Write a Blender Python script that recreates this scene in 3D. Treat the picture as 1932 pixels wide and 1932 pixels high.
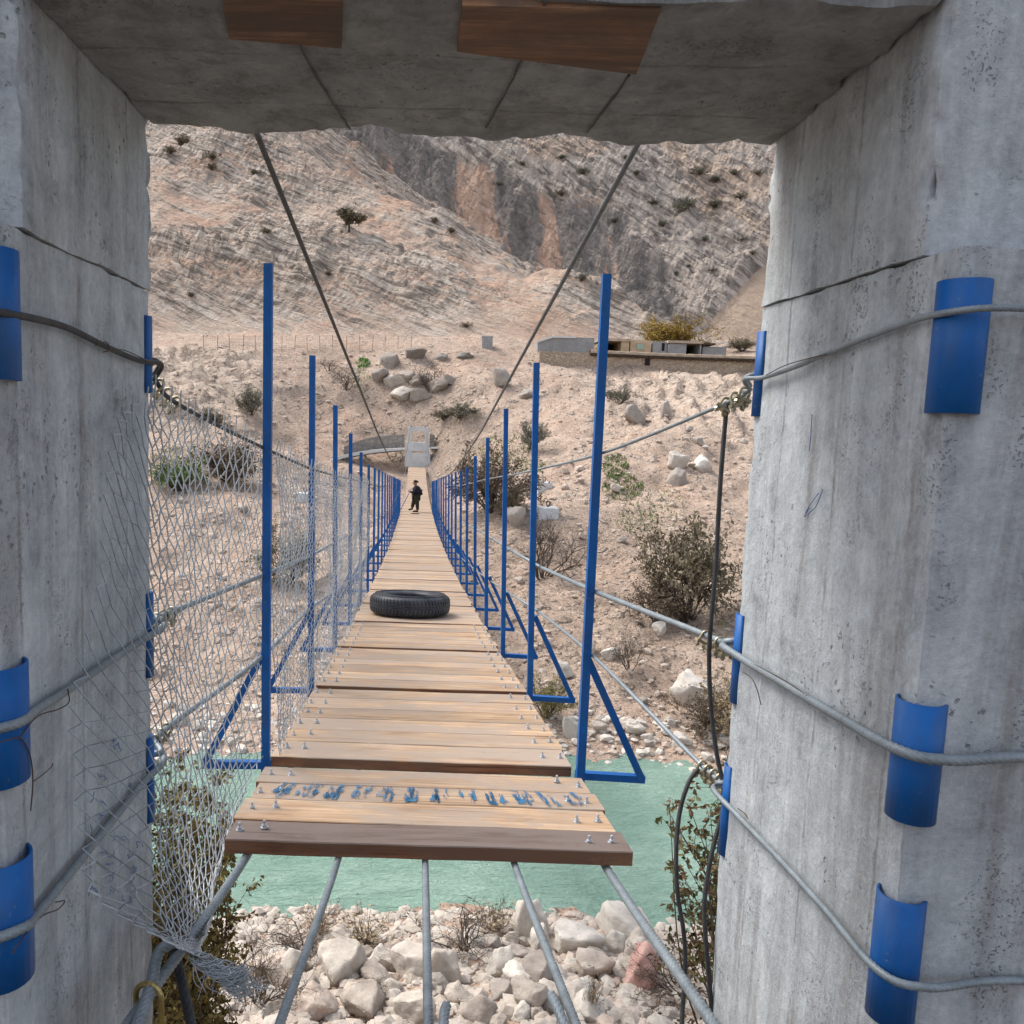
import bpy, bmesh, math, random
import numpy as np
from mathutils import Vector, Matrix
random.seed(7); RNG = np.random.default_rng(7)
for o in list(bpy.data.objects): bpy.data.objects.remove(o)
SC = bpy.context.scene
COL = SC.collection
R = math.radians

# ------------------------------------------------------------------ camera
# photograph measured on a 1932 px square; optical axis at (778, 966), focal length 1557 px
F, CX, CY = 1557.0, 778.0, 966.0
CAM = np.array([0.0, 0.0, 1.6])
_d = np.array([16.0, 176.0, -F]); _d /= np.linalg.norm(_d)
_r = R(1.8); _e = np.array([math.cos(_r), -math.sin(_r), 0.0])
_e[2] = (_e[0]*_d[0] + _e[1]*_d[1])/(-_d[2]); _e /= np.linalg.norm(_e)
_u = np.cross(_e, _d)
ROT = np.array([_e, _d, _u])            # camera -> world
cam = bpy.data.cameras.new('camera'); camo = bpy.data.objects.new('camera', cam); COL.objects.link(camo)
cam.sensor_width = 36.0; cam.lens = 36.0*F/1932.0; cam.shift_x = (966.0-CX)/1932.0
cam.clip_start = 0.05; cam.clip_end = 3000.0
camo.matrix_world = Matrix.Translation(Vector(CAM)) @ Matrix(ROT.tolist()).to_4x4()
SC.camera = camo
SC.render.resolution_x = 1024; SC.render.resolution_y = 1024

def ray(vx, vy):
    c = np.array([(vx-CX)/F, (CY-vy)/F, -1.0]); return ROT @ c
def atY(vx, vy, Y):
    d = ray(vx, vy); return CAM + d*((Y-CAM[1])/d[1])
def atX(vx, vy, X):
    d = ray(vx, vy); return CAM + d*((X-CAM[0])/d[0])
def atZ(vx, vy, Z):
    d = ray(vx, vy); return CAM + d*((Z-CAM[2])/d[2])

# ------------------------------------------------------------------ light: bright overcast
W = bpy.data.worlds.new('World'); SC.world = W; W.use_nodes = True
wn = W.node_tree.nodes; wl = W.node_tree.links
for n in list(wn): wn.remove(n)
sky = wn.new('ShaderNodeTexSky'); sky.sky_type = 'NISHITA'; sky.sun_disc = False
SUN_EL, SUN_AZ = 52.0, -58.0            # azimuth clockwise from +Y: ahead of the camera, to the left, behind thin cloud
sky.sun_elevation = R(SUN_EL); sky.sun_rotation = R(SUN_AZ)
sky.air_density = 1.0; sky.dust_density = 2.5; sky.ozone_density = 1.0
bg = wn.new('ShaderNodeBackground'); bg.inputs[1].default_value = 0.15
hs = wn.new('ShaderNodeHueSaturation'); hs.inputs['Saturation'].default_value = 0.45   # thin cloud greys the blue
wo = wn.new('ShaderNodeOutputWorld'); wl.new(sky.outputs[0], hs.inputs['Color']); wl.new(hs.outputs[0], bg.inputs[0]); wl.new(bg.outputs[0], wo.inputs[0])
sl = bpy.data.lights.new('sun', 'SUN'); so = bpy.data.objects.new('sun', sl); COL.objects.link(so)
sl.energy = 1.45; sl.angle = R(22.0); sl.color = (1.0, 0.95, 0.88)
_sd = Vector((math.sin(R(SUN_AZ))*math.cos(R(SUN_EL)), math.cos(R(SUN_AZ))*math.cos(R(SUN_EL)), math.sin(R(SUN_EL))))
so.rotation_euler = _sd.to_track_quat('Z', 'Y').to_euler(); so.location = (0, 0, 60)
SC.view_settings.view_transform = 'Standard'; SC.view_settings.look = 'None'
SC.view_settings.exposure = 1.05; SC.view_settings.gamma = 1.0; SC.view_settings.use_curve_mapping = False
SC.render.engine = 'CYCLES'

# ------------------------------------------------------------------ tagging
def tag(o, label=None, cat=None, group=None, kind=None):
    if label: o['label'] = label
    if cat: o['category'] = cat
    if group: o['group'] = group
    if kind: o['kind'] = kind
    return o
def empty(name, loc, label=None, cat=None, group=None, rz=0.0):
    o = bpy.data.objects.new(name, None); COL.objects.link(o); o.location = tuple(loc); o.rotation_euler = (0, 0, rz)
    o.empty_display_size = 0.2
    return tag(o, label, cat, group)

# ------------------------------------------------------------------ mesh builder
class MB:
    def __init__(s): s.v = []; s.f = []; s.m = []; s.n = 0
    def add(s, v, f, mi=0):
        v = np.asarray(v, float).reshape(-1, 3); s.v.append(v)
        s.f.extend([tuple(int(i)+s.n for i in q) for q in f]); s.m.extend([mi]*len(f)); s.n += len(v)
    def box(s, lo, hi, mi=0, M=None):
        x0, y0, z0 = lo; x1, y1, z1 = hi
        v = np.array([(x0,y0,z0),(x1,y0,z0),(x1,y1,z0),(x0,y1,z0),(x0,y0,z1),(x1,y0,z1),(x1,y1,z1),(x0,y1,z1)])
        if M is not None: v = v @ np.array(M)[:3,:3].T + np.array(M)[:3,3]
        s.add(v, [(0,3,2,1),(4,5,6,7),(0,1,5,4),(1,2,6,5),(2,3,7,6),(3,0,4,7)], mi)
    def bar(s, a, b, w, h, up=(0,0,1), mi=0):
        a = np.asarray(a, float); b = np.asarray(b, float); d = b-a; L = np.linalg.norm(d); d /= L
        x = np.cross(d, up)
        if np.linalg.norm(x) < 1e-5: x = np.cross(d, (0,1,0))
        x /= np.linalg.norm(x); y = np.cross(x, d)
        v = []
        for p in (a, b):
            for i, j in ((-1,-1),(1,-1),(1,1),(-1,1)): v.append(p + x*i*w/2 + y*j*h/2)
        s.add(v, [(0,3,2,1),(4,5,6,7),(0,1,5,4),(1,2,6,5),(2,3,7,6),(3,0,4,7)], mi)
    def tube(s, pts, r, sides=6, mi=0, lobes=0, pitch=0.1, depth=0.30, cap=True):
        P = np.asarray(pts, float); n = len(P)
        rr = np.full(n, r) if np.isscalar(r) else np.asarray(r, float)
        T = np.gradient(P, axis=0); T /= np.linalg.norm(T, axis=1)[:, None]+1e-12
        N = np.zeros_like(P); a = np.array([0,0,1.0])
        if abs(T[0] @ a) > 0.95: a = np.array([1.0,0,0])
        u = np.cross(T[0], a); u /= np.linalg.norm(u)
        for i in range(n):
            u = u - T[i]*(u @ T[i]); u /= np.linalg.norm(u)+1e-12; N[i] = u
        B = np.cross(T, N)
        th = np.linspace(0, 2*math.pi, sides, endpoint=False)
        S = np.concatenate([[0], np.cumsum(np.linalg.norm(np.diff(P, axis=0), axis=1))])
        rad = rr[:, None]*np.ones(sides)[None]
        if lobes:
            ph = lobes*(th[None, :] - 2*math.pi*S[:, None]/pitch)
            rad = rad*(1 - depth + depth*np.sqrt(np.abs(np.cos(ph/2))))
        V = P[:, None] + rad[..., None]*(np.cos(th)[None, :, None]*N[:, None] + np.sin(th)[None, :, None]*B[:, None])
        f = []
        for i in range(n-1):
            for j in range(sides):
                k = (j+1) % sides
                f.append((i*sides+j, i*sides+k, (i+1)*sides+k, (i+1)*sides+j))
        if cap:
            f.append(tuple(range(sides-1, -1, -1))); f.append(tuple((n-1)*sides+j for j in range(sides)))
        s.add(V, f, mi)
    def lathe(s, prof, sides=24, c=(0,0,0), mi=0, closed=False):
        th = np.linspace(0, 2*math.pi, sides, endpoint=False); v = []
        for r, z in prof:
            for t in th: v.append((c[0]+r*math.cos(t), c[1]+r*math.sin(t), c[2]+z))
        n = len(prof); f = []
        for i in range(n if closed else n-1):
            i2 = (i+1) % n
            for j in range(sides):
                k = (j+1) % sides
                f.append((i*sides+j, i*sides+k, i2*sides+k, i2*sides+j))
        if not closed:
            f.append(tuple(range(sides-1, -1, -1))); f.append(tuple((n-1)*sides+j for j in range(sides)))
        s.add(v, f, mi)
    def grid(s, V, mi=0, flip=False):
        h, w = V.shape[:2]
        i = np.arange(h-1)[:, None]*w + np.arange(w-1)[None]
        q = np.stack([i, i+1, i+w+1, i+w], -1).reshape(-1, 4)
        if flip: q = q[:, ::-1]
        s.add(V.reshape(-1, 3), q.tolist(), mi)
    def build(s, name, mat, parent=None, smooth=False, loc=None):
        me = bpy.data.meshes.new(name)
        V = np.concatenate(s.v) if s.v else np.zeros((0,3))
        q = parent
        while q is not None: V = V - np.array(q.location); q = q.parent
        if loc is not None: V = V - np.asarray(loc)
        me.from_pydata(V.tolist(), [], s.f)
        mats = mat if isinstance(mat, (list, tuple)) else [mat]
        for m in mats: me.materials.append(m)
        if len(mats) > 1: me.polygons.foreach_set('material_index', s.m)
        if smooth: me.polygons.foreach_set('use_smooth', [True]*len(me.polygons))
        me.update()
        o = bpy.data.objects.new(name, me); COL.objects.link(o)
        if loc is not None: o.location = tuple(loc)
        if parent is not None:
            o.parent = parent
        return o

def spline(pts, n):
    P = np.asarray(pts, float)
    if len(P) == 2:
        t = np.linspace(0, 1, n)[:, None]; return P[0]*(1-t)+P[1]*t
    Q = np.vstack([2*P[0]-P[1], P, 2*P[-1]-P[-2]])
    L = np.concatenate([[0], np.cumsum(np.linalg.norm(np.diff(P, axis=0), axis=1))]); L /= L[-1]
    out = []
    for t in np.linspace(0, 1, n):
        k = min(np.searchsorted(L, t, side='right')-1, len(P)-2); k = max(k, 0)
        w = (t-L[k])/(L[k+1]-L[k]+1e-12)
        a, b, c, d = Q[k], Q[k+1], Q[k+2], Q[k+3]
        out.append(0.5*((2*b) + (-a+c)*w + (2*a-5*b+4*c-d)*w*w + (-a+3*b-3*c+d)*w**3))
    return np.array(out)

# ------------------------------------------------------------------ numpy noise
_G = RNG.normal(size=(256, 3)); _G /= np.linalg.norm(_G, axis=1)[:, None]
_PM = RNG.permutation(256)
def pnoise(p):
    p = np.asarray(p, float); i = np.floor(p).astype(np.int64); f = p - i
    u = f*f*f*(f*(f*6-15)+10); out = np.zeros(p.shape[:-1])
    for dx in (0, 1):
        for dy in (0, 1):
            for dz in (0, 1):
                h = _PM[(_PM[(_PM[(i[..., 0]+dx) & 255] + i[..., 1]+dy) & 255] + i[..., 2]+dz) & 255]
                g = _G[h]; o = f - np.array([dx, dy, dz])
                w = (u[..., 0] if dx else 1-u[..., 0])*(u[..., 1] if dy else 1-u[..., 1])*(u[..., 2] if dz else 1-u[..., 2])
                out += w*np.sum(g*o, -1)
    return out*1.5
def fbm(p, octv=5, gain=0.5, lac=2.03):
    p = np.asarray(p, float); a = 1.0; s = 0; 
    for k in range(octv):
        s = s + a*pnoise(p + 17.3*k); p = p*lac; a *= gain
    return s
def ridged(p, octv=5, gain=0.5, lac=2.07):
    p = np.asarray(p, float); a = 1.0; s = 0
    for k in range(octv):
        s = s + a*(1-2*np.abs(pnoise(p + 31.7*k))); p = p*lac; a *= gain
    return s

# ------------------------------------------------------------------ material helper
class NT:
    def __init__(s, name):
        s.m = bpy.data.materials.new(name); s.m.use_nodes = True
        s.t = s.m.node_tree; s.b = s.t.nodes['Principled BSDF']
        s.b.inputs['Specular IOR Level'].default_value = 0.3
    def n(s, typ, **kw):
        nd = s.t.nodes.new(typ)
        for k, v in kw.items(): setattr(nd, k, v)
        return nd
    def L(s, a, b): s.t.links.new(a, b)
    def val(s, inp, x):
        if isinstance(x, (int, float)): inp.default_value = x
        elif isinstance(x, tuple): inp.default_value = x if len(x) == len(inp.default_value) else (*x, 1.0)
        else: s.L(x, inp)
    def coord(s, kind='Object', scale=(1,1,1), rot=(0,0,0), loc=(0,0,0)):
        if kind == 'World': c = s.n('ShaderNodeNewGeometry').outputs['Position']
        else: c = s.n('ShaderNodeTexCoord').outputs[kind]
        mp = s.n('ShaderNodeMapping'); s.L(c, mp.inputs[0])
        mp.inputs['Scale'].default_value = scale; mp.inputs['Rotation'].default_value = rot; mp.inputs['Location'].default_value = loc
        return mp.outputs[0]
    def noise(s, vec, scale=5, detail=6, rough=0.6, dist=0.0):
        nd = s.n('ShaderNodeTexNoise'); s.L(vec, nd.inputs['Vector'])
        nd.inputs['Scale'].default_value = scale; nd.inputs['Detail'].default_value = detail
        nd.inputs['Roughness'].default_value = rough; nd.inputs['Distortion'].default_value = dist
        return nd.outputs[0]
    def strata(s, n, along, across, warp=0.0, wscale=0.1):
        """coordinates squeezed across bedding planes of normal n"""
        n = Vector(n).normalized(); t1 = n.orthogonal().normalized(); t2 = n.cross(t1)
        p = s.n('ShaderNodeNewGeometry').outputs['Position']
        if warp:
            nz = s.n('ShaderNodeTexNoise'); s.L(p, nz.inputs['Vector']); nz.inputs['Scale'].default_value = wscale; nz.inputs['Detail'].default_value = 3
            sc = s.n('ShaderNodeVectorMath', operation='SCALE'); s.L(nz.outputs['Color'], sc.inputs[0]); sc.inputs['Scale'].default_value = warp
            ad = s.n('ShaderNodeVectorMath', operation='ADD'); s.L(p, ad.inputs[0]); s.L(sc.outputs[0], ad.inputs[1]); p = ad.outputs[0]
        c = s.n('ShaderNodeCombineXYZ')
        for i, (v, k) in enumerate(((t1, along), (t2, along), (n, across))):
            d = s.n('ShaderNodeVectorMath', operation='DOT_PRODUCT'); s.L(p, d.inputs[0]); d.inputs[1].default_value = v*k; s.L(d.outputs['Value'], c.inputs[i])
        return c.outputs[0]
    def vor(s, vec, scale=5, feature='F1', out='Distance', rnd=1.0):
        nd = s.n('ShaderNodeTexVoronoi', feature=feature); s.L(vec, nd.inputs['Vector'])
        nd.inputs['Scale'].default_value = scale; nd.inputs['Randomness'].default_value = rnd
        return nd.outputs[out]
    def ramp(s, fac, stops, interp='LINEAR'):
        nd = s.n('ShaderNodeValToRGB'); s.L(fac, nd.inputs[0]); cr = nd.color_ramp; cr.interpolation = interp
        while len(cr.elements) < len(stops): cr.elements.new(0.5)
        for e, (p, c) in zip(cr.elements, stops):
            e.position = p; e.color = (c, c, c, 1) if isinstance(c, (int, float)) else (*c, 1)
        return nd.outputs[0]
    def mix(s, fac, a, b, mode='MIX'):
        nd = s.n('ShaderNodeMix', data_type='RGBA', blend_type=mode)
        s.val(nd.inputs[0], fac); s.val(nd.inputs[6], a); s.val(nd.inputs[7], b); return nd.outputs[2]
    def math(s, op, a, b=0.0, clamp=False):
        nd = s.n('ShaderNodeMath', operation=op, use_clamp=clamp); s.val(nd.inputs[0], a); s.val(nd.inputs[1], b); return nd.outputs[0]
    def sep(s, vec):
        nd = s.n('ShaderNodeSeparateXYZ'); s.L(vec, nd.inputs[0]); return nd.outputs
    def bump(s, h, strength=0.5, dist=0.02, prev=None):
        nd = s.n('ShaderNodeBump'); nd.inputs['Strength'].default_value = strength; nd.inputs['Distance'].default_value = dist
        s.L(h, nd.inputs['Height'])
        if prev is not None: s.L(prev, nd.inputs['Normal'])
        return nd.outputs[0]
    def out(s, color=None, rough=None, normal=None, metal=None):
        if color is not None: s.val(s.b.inputs['Base Color'], color)
        if rough is not None: s.val(s.b.inputs['Roughness'], rough)
        if metal is not None: s.val(s.b.inputs['Metallic'], metal)
        if normal is not None: s.L(normal, s.b.inputs['Normal'])
        return s.m
MAT = {}
def simple(name, col, rough=0.6, metal=0.0, var=0.15, scale=30, bump=0.0, kind='Object'):
    t = NT(name); c = t.coord(kind)
    n = t.noise(c, scale, 4, 0.6)
    col1 = tuple(min(1, x*(1-var)) for x in col); col2 = tuple(min(1, x*(1+var)) for x in col)
    cc = t.ramp(n, [(0.3, col1), (0.7, col2)])
    nm = t.bump(n, bump, 0.01) if bump else None
    MAT[name] = t.out(cc, rough, nm, metal); return MAT[name]
# ------------------------------------------------------------------ materials
def m_concrete(name='concrete', dark=1.0):
    t = NT(name); c = t.coord('World')
    big = t.noise(c, 1.9, 6, 0.66, 0.8)
    str_ = t.noise(t.coord('World', (8, 8, 0.6)), 1.0, 7, 0.68, 0.5)
    fine = t.noise(c, 60, 6, 0.75)
    mid = t.noise(c, 10, 7, 0.7, 0.4)
    a = t.mix(0.5, big, str_); a = t.mix(0.32, a, mid)
    col = t.ramp(a, [(0.385, (0.13, 0.141, 0.152)), (0.45, (0.30, 0.329, 0.356)), (0.53, (0.44, 0.479, 0.51)), (0.61, (0.60, 0.635, 0.665))])
    # dark run-off stains and damp smears
    st = t.noise(t.coord('World', (4, 4, 0.35), loc=(3.1, 1.7, 0)), 1.3, 7, 0.68, 0.6)
    col = t.mix(t.ramp(st, [(0.52, 0.0), (0.66, 0.7)]), col, (0.14, 0.128, 0.117))
    sm2 = t.noise(t.coord('World', (2.2, 2.2, 1.4), loc=(7, 2, 5)), 1.0, 6, 0.7, 1.0)
    col = t.mix(t.ramp(sm2, [(0.56, 0.0), (0.66, 0.4)]), col, (0.50, 0.515, 0.53))
    p = t.sep(c)
    wob = t.math('MULTIPLY', t.noise(c, 5, 4, 0.6), 0.03)
    y = t.math('ADD', t.math('ADD', p[1], 0.035), wob)
    fr = t.math('ABSOLUTE', t.math('SUBTRACT', t.math('FRACT', t.math('DIVIDE', y, 0.34)), 0.5))
    seam = t.ramp(fr, [(0.0, 1.0), (0.006, 1.0), (0.028, 0.0)])
    sm = t.math('MULTIPLY', seam, t.ramp(t.noise(c, 7, 5, 0.7), [(0.40, 0.0), (0.58, 1.0)]))
    col = t.mix(t.math('MULTIPLY', sm, 0.6), col, (0.14, 0.11, 0.09))
    # blow holes: small irregular dark specks in patches
    dn = t.n('ShaderNodeTexNoise'); dn.inputs['Scale'].default_value = 55; dn.inputs['Detail'].default_value = 4; t.L(c, dn.inputs['Vector'])
    sc = t.n('ShaderNodeVectorMath', operation='SCALE'); sc.inputs['Scale'].default_value = 0.035; t.L(dn.outputs['Color'], sc.inputs[0])
    ad = t.n('ShaderNodeVectorMath', operation='ADD'); t.L(c, ad.inputs[0]); t.L(sc.outputs[0], ad.inputs[1]); cw = ad.outputs[0]
    v = t.vor(cw, 95, 'F1'); vm = t.noise(t.coord('World', (5, 5, 2.2)), 1.3, 5, 0.7)
    hole = t.math('MULTIPLY', t.ramp(v, [(0.0, 1.0), (0.20, 1.0), (0.33, 0.0)]), t.ramp(vm, [(0.55, 0.0), (0.62, 1.0)]))
    v2 = t.vor(cw, 34, 'F1'); hole2 = t.math('MULTIPLY', t.ramp(v2, [(0.0, 1.0), (0.14, 1.0), (0.25, 0.0)]), t.ramp(t.noise(c, 3.1, 5, 0.7), [(0.57, 0.0), (0.63, 1.0)]))
    hole = t.math('MAXIMUM', hole, hole2)
    col = t.mix(t.math('MULTIPLY', hole, 0.75), col, (0.075, 0.072, 0.07))
    col = t.mix(0.30, col, t.ramp(fine, [(0.32, (0.24, 0.25, 0.26)), (0.68, (0.60, 0.62, 0.63))]))
    h = t.math('SUBTRACT', t.math('ADD', t.math('MULTIPLY', fine, 0.45), t.math('MULTIPLY', mid, 0.7)), t.math('ADD', t.math('MULTIPLY', hole, 0.8), t.math('MULTIPLY', sm, 0.4)))
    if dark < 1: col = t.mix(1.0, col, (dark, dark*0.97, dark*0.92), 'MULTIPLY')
    return t.out(col, 0.88, t.bump(h, 0.75, 0.014))
MAT['concrete'] = m_concrete()
MAT['shaded_concrete'] = m_concrete('shade_darkened_concrete', 0.58)  # concrete copy for the lintel, its shade painted into the colour

def m_far_concrete():
    t = NT('pale_concrete'); c = t.coord('World')
    a = t.noise(c, 1.2, 6, 0.65, 0.3); b = t.noise(c, 8, 5, 0.6)
    col = t.ramp(t.mix(0.4, a, b), [(0.3, (0.40, 0.41, 0.41)), (0.55, (0.60, 0.61, 0.61)), (0.75, (0.70, 0.71, 0.71))])
    return t.out(col, 0.9, t.bump(b, 0.4, 0.03))
MAT['pale_concrete'] = m_far_concrete()

def m_wood(name, c0, c1, c2, gray, edge=False):
    t = NT(name)
    at = t.n('ShaderNodeAttribute', attribute_name='tint')
    geo = t.n('ShaderNodeNewGeometry').outputs['Position']
    ofs = t.n('ShaderNodeVectorMath', operation='SCALE'); ofs.inputs[0].default_value = (41.0, 13.0, 7.0); t.L(at.outputs['Fac'], ofs.inputs['Scale'])
    ad = t.n('ShaderNodeVectorMath', operation='ADD'); t.L(geo, ad.inputs[0]); t.L(ofs.outputs[0], ad.inputs[1])
    def mp(sc):
        m = t.n('ShaderNodeMapping'); t.L(ad.outputs[0], m.inputs[0]); m.inputs['Scale'].default_value = sc; return m.outputs[0]
    g1 = t.noise(mp((1.1, 26, 26)), 1.0, 7, 0.62, 0.5)
    g2 = t.noise(mp((2.2, 9, 9)), 1.0, 5, 0.6, 0.8)
    g3 = t.noise(mp((0.7, 80, 80)), 1.0, 3, 0.6)
    a = t.mix(0.45, g1, g2)
    col = t.ramp(a, [(0.34, c0), (0.47, c1), (0.64, c2)])
    col = t.mix(t.ramp(g3, [(0.48, 0.0), (0.66, 0.55)]), col, c0)
    # weathered greyish patches, more on some planks
    w = t.noise(mp((1.6, 4.0, 4.0)), 1.0, 7, 0.68, 0.6)
    wm = t.math('ADD', t.ramp(w, [(0.42, 0.0), (0.56, 0.85)]), t.math('MULTIPLY', t.math('FRACT', t.math('MULTIPLY', at.outputs['Fac'], 7.31)), 0.3), True)
    col = t.mix(wm, col, gray)
    # cracks along the grain
    k = t.noise(mp((0.9, 46, 46)), 1.0, 2, 0.5, 1.2)
    ck = t.ramp(k, [(0.27, 1.0), (0.335, 0.0)])
    col = t.mix(t.math('MULTIPLY', ck, 0.7), col, (0.06, 0.035, 0.02))
    sp = t.math('MULTIPLY', t.ramp(t.noise(mp((5, 26, 26)), 1.0, 5, 0.7, 1.5), [(0.66, 0.0), (0.72, 0.6)]), 1.0)
    col = t.mix(sp, col, (0.10, 0.062, 0.04))
    br = t.math('ADD', t.math('MULTIPLY', t.math('FRACT', t.math('MULTIPLY', at.outputs['Fac'], 3.77)), 0.30), 0.84)
    col = t.mix(1.0, col, br, 'MULTIPLY')
    h = t.math('SUBTRACT', t.math('ADD', g1, t.math('MULTIPLY', g3, 0.4)), t.math('MULTIPLY', ck, 0.8))
    return t.out(col, 0.75, t.bump(h, 0.35, 0.006))
MAT['wood'] = m_wood('plank_wood', (0.165, 0.092, 0.05), (0.43, 0.28, 0.165), (0.60, 0.43, 0.28), (0.33, 0.26, 0.205))
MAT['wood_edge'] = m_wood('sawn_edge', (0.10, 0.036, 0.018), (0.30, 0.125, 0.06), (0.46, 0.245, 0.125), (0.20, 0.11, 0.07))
MAT['wood_dark'] = m_wood('dark_plank', (0.055, 0.031, 0.025), (0.125, 0.083, 0.068), (0.24, 0.178, 0.15), (0.17, 0.132, 0.116))
MAT['board'] = m_wood('form_board', (0.05, 0.022, 0.012), (0.21, 0.10, 0.052), (0.40, 0.22, 0.12), (0.10, 0.066, 0.048))

def m_blue():
    t = NT('blue_paint'); c = t.coord('World')
    n = t.noise(c, 6, 5, 0.6); f = t.noise(c, 70, 4, 0.6)
    col = t.ramp(n, [(0.3, (0.002, 0.072, 0.265)), (0.7, (0.004, 0.115, 0.40))])
    ch = t.ramp(t.noise(c, 38, 5, 0.7), [(0.64, 0.0), (0.70, 1.0)])
    du = t.ramp(t.noise(t.coord('World', (9, 9, 2)), 1.0, 6, 0.7), [(0.48, 0.0), (0.68, 0.5)])
    col = t.mix(du, col, (0.05, 0.085, 0.15))
    col = t.mix(t.math('MULTIPLY', ch, 0.7), col, (0.16, 0.19, 0.24))
    return t.out(col, 0.5, t.bump(f, 0.25, 0.003))
MAT['blue'] = m_blue()
def m_cable(name, c0, c1, metal, rough):
    t = NT(name); c = t.coord('World'); n = t.noise(c, 14, 5, 0.65); f = t.noise(c, 160, 2, 0.6)
    col = t.ramp(t.mix(0.4, n, f), [(0.3, c0), (0.7, c1)])
    return t.out(col, rough, t.bump(f, 0.2, 0.001), metal)
MAT['cable'] = m_cable('galvanised_cable', (0.135, 0.16, 0.18), (0.29, 0.33, 0.355), 0.25, 0.5)
MAT['cable_dark'] = m_cable('dark_cable', (0.025, 0.025, 0.027), (0.085, 0.085, 0.088), 0.2, 0.6)
MAT['cable_mid'] = m_cable('weathered_cable', (0.06, 0.065, 0.072), (0.15, 0.16, 0.17), 0.2, 0.55)
MAT['mesh_wire'] = m_cable('galvanised_wire', (0.27, 0.295, 0.32), (0.58, 0.62, 0.66), 0.25, 0.42)
MAT['zinc'] = m_cable('yellow_zinc', (0.20, 0.165, 0.09), (0.47, 0.43, 0.33), 0.7, 0.4)
MAT['brass'] = m_cable('brassy_zinc', (0.30, 0.22, 0.07), (0.52, 0.42, 0.18), 0.8, 0.33)
MAT['bolt'] = m_cable('bolt_steel', (0.42, 0.44, 0.47), (0.66, 0.69, 0.72), 0.6, 0.35)
simple('rust_wire', (0.07, 0.045, 0.035), 0.8)
def m_streak():
    t = NT('blue_streak'); n = t.noise(t.coord('World', (90, 7, 7)), 1.0, 5, 0.7); m = t.noise(t.coord('World'), 14, 4, 0.7)
    a = t.ramp(t.math('ADD', t.math('MULTIPLY', n, 0.6), t.math('MULTIPLY', m, 0.5)), [(0.50, 0.0), (0.58, 0.9)])
    t.L(a, t.b.inputs['Alpha']); return t.out(t.ramp(m, [(0.3, (0.02, 0.10, 0.22)), (0.7, (0.05, 0.20, 0.35))]), 0.7)
MAT['blue_streak'] = m_streak()
simple('ink', (0.10, 0.18, 0.38), 0.7)

def m_rubber():
    t = NT('tyre_rubber'); c = t.coord('Object'); n = t.noise(c, 5, 6, 0.65); f = t.noise(c, 50, 3, 0.6)
    col = t.ramp(n, [(0.3, (0.018, 0.020, 0.025)), (0.7, (0.055, 0.060, 0.072))])
    col = t.mix(t.ramp(t.noise(c, 2.3, 4, 0.6), [(0.55, 0.0), (0.75, 0.5)]), col, (0.12, 0.115, 0.11))
    return t.out(col, 0.5, t.bump(f, 0.2, 0.003))
MAT['rubber'] = m_rubber()

def m_water():
    t = NT('river_water'); c = t.coord('World')
    n1 = t.noise(t.coord('World', (0.55, 1.1, 1)), 0.9, 4, 0.55, 0.6)
    n2 = t.noise(t.coord('World', (0.8, 2.4, 1)), 2.6, 4, 0.6, 0.8)
    n3 = t.noise(t.coord('World', (1.2, 3.4, 1)), 8.0, 3, 0.6, 0.4)
    col = t.ramp(n1, [(0.35, (0.195, 0.325, 0.26)), (0.65, (0.29, 0.425, 0.35))])
    n0 = t.noise(t.coord('World', (0.12, 0.35, 1)), 1.0, 4, 0.6, 0.8)
    col = t.mix(t.ramp(n0, [(0.42, 0.0), (0.60, 0.55)]), col, (0.16, 0.285, 0.225))
    fo = t.math('MULTIPLY', t.ramp(n2, [(0.62, 0.0), (0.78, 0.35)]), t.ramp(t.noise(c, 0.35, 3, 0.6), [(0.5, 0.0), (0.7, 1.0)]))
    col = t.mix(fo, col, (0.34, 0.50, 0.42))
    h = t.math('ADD', t.math('ADD', n1, t.math('MULTIPLY', n2, 0.55)), t.math('MULTIPLY', n3, 0.26))
    t.b.inputs['IOR'].default_value = 1.33
    return t.out(col, 0.10, t.bump(h, 0.9, 0.30))
MAT['water'] = m_water()

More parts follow.
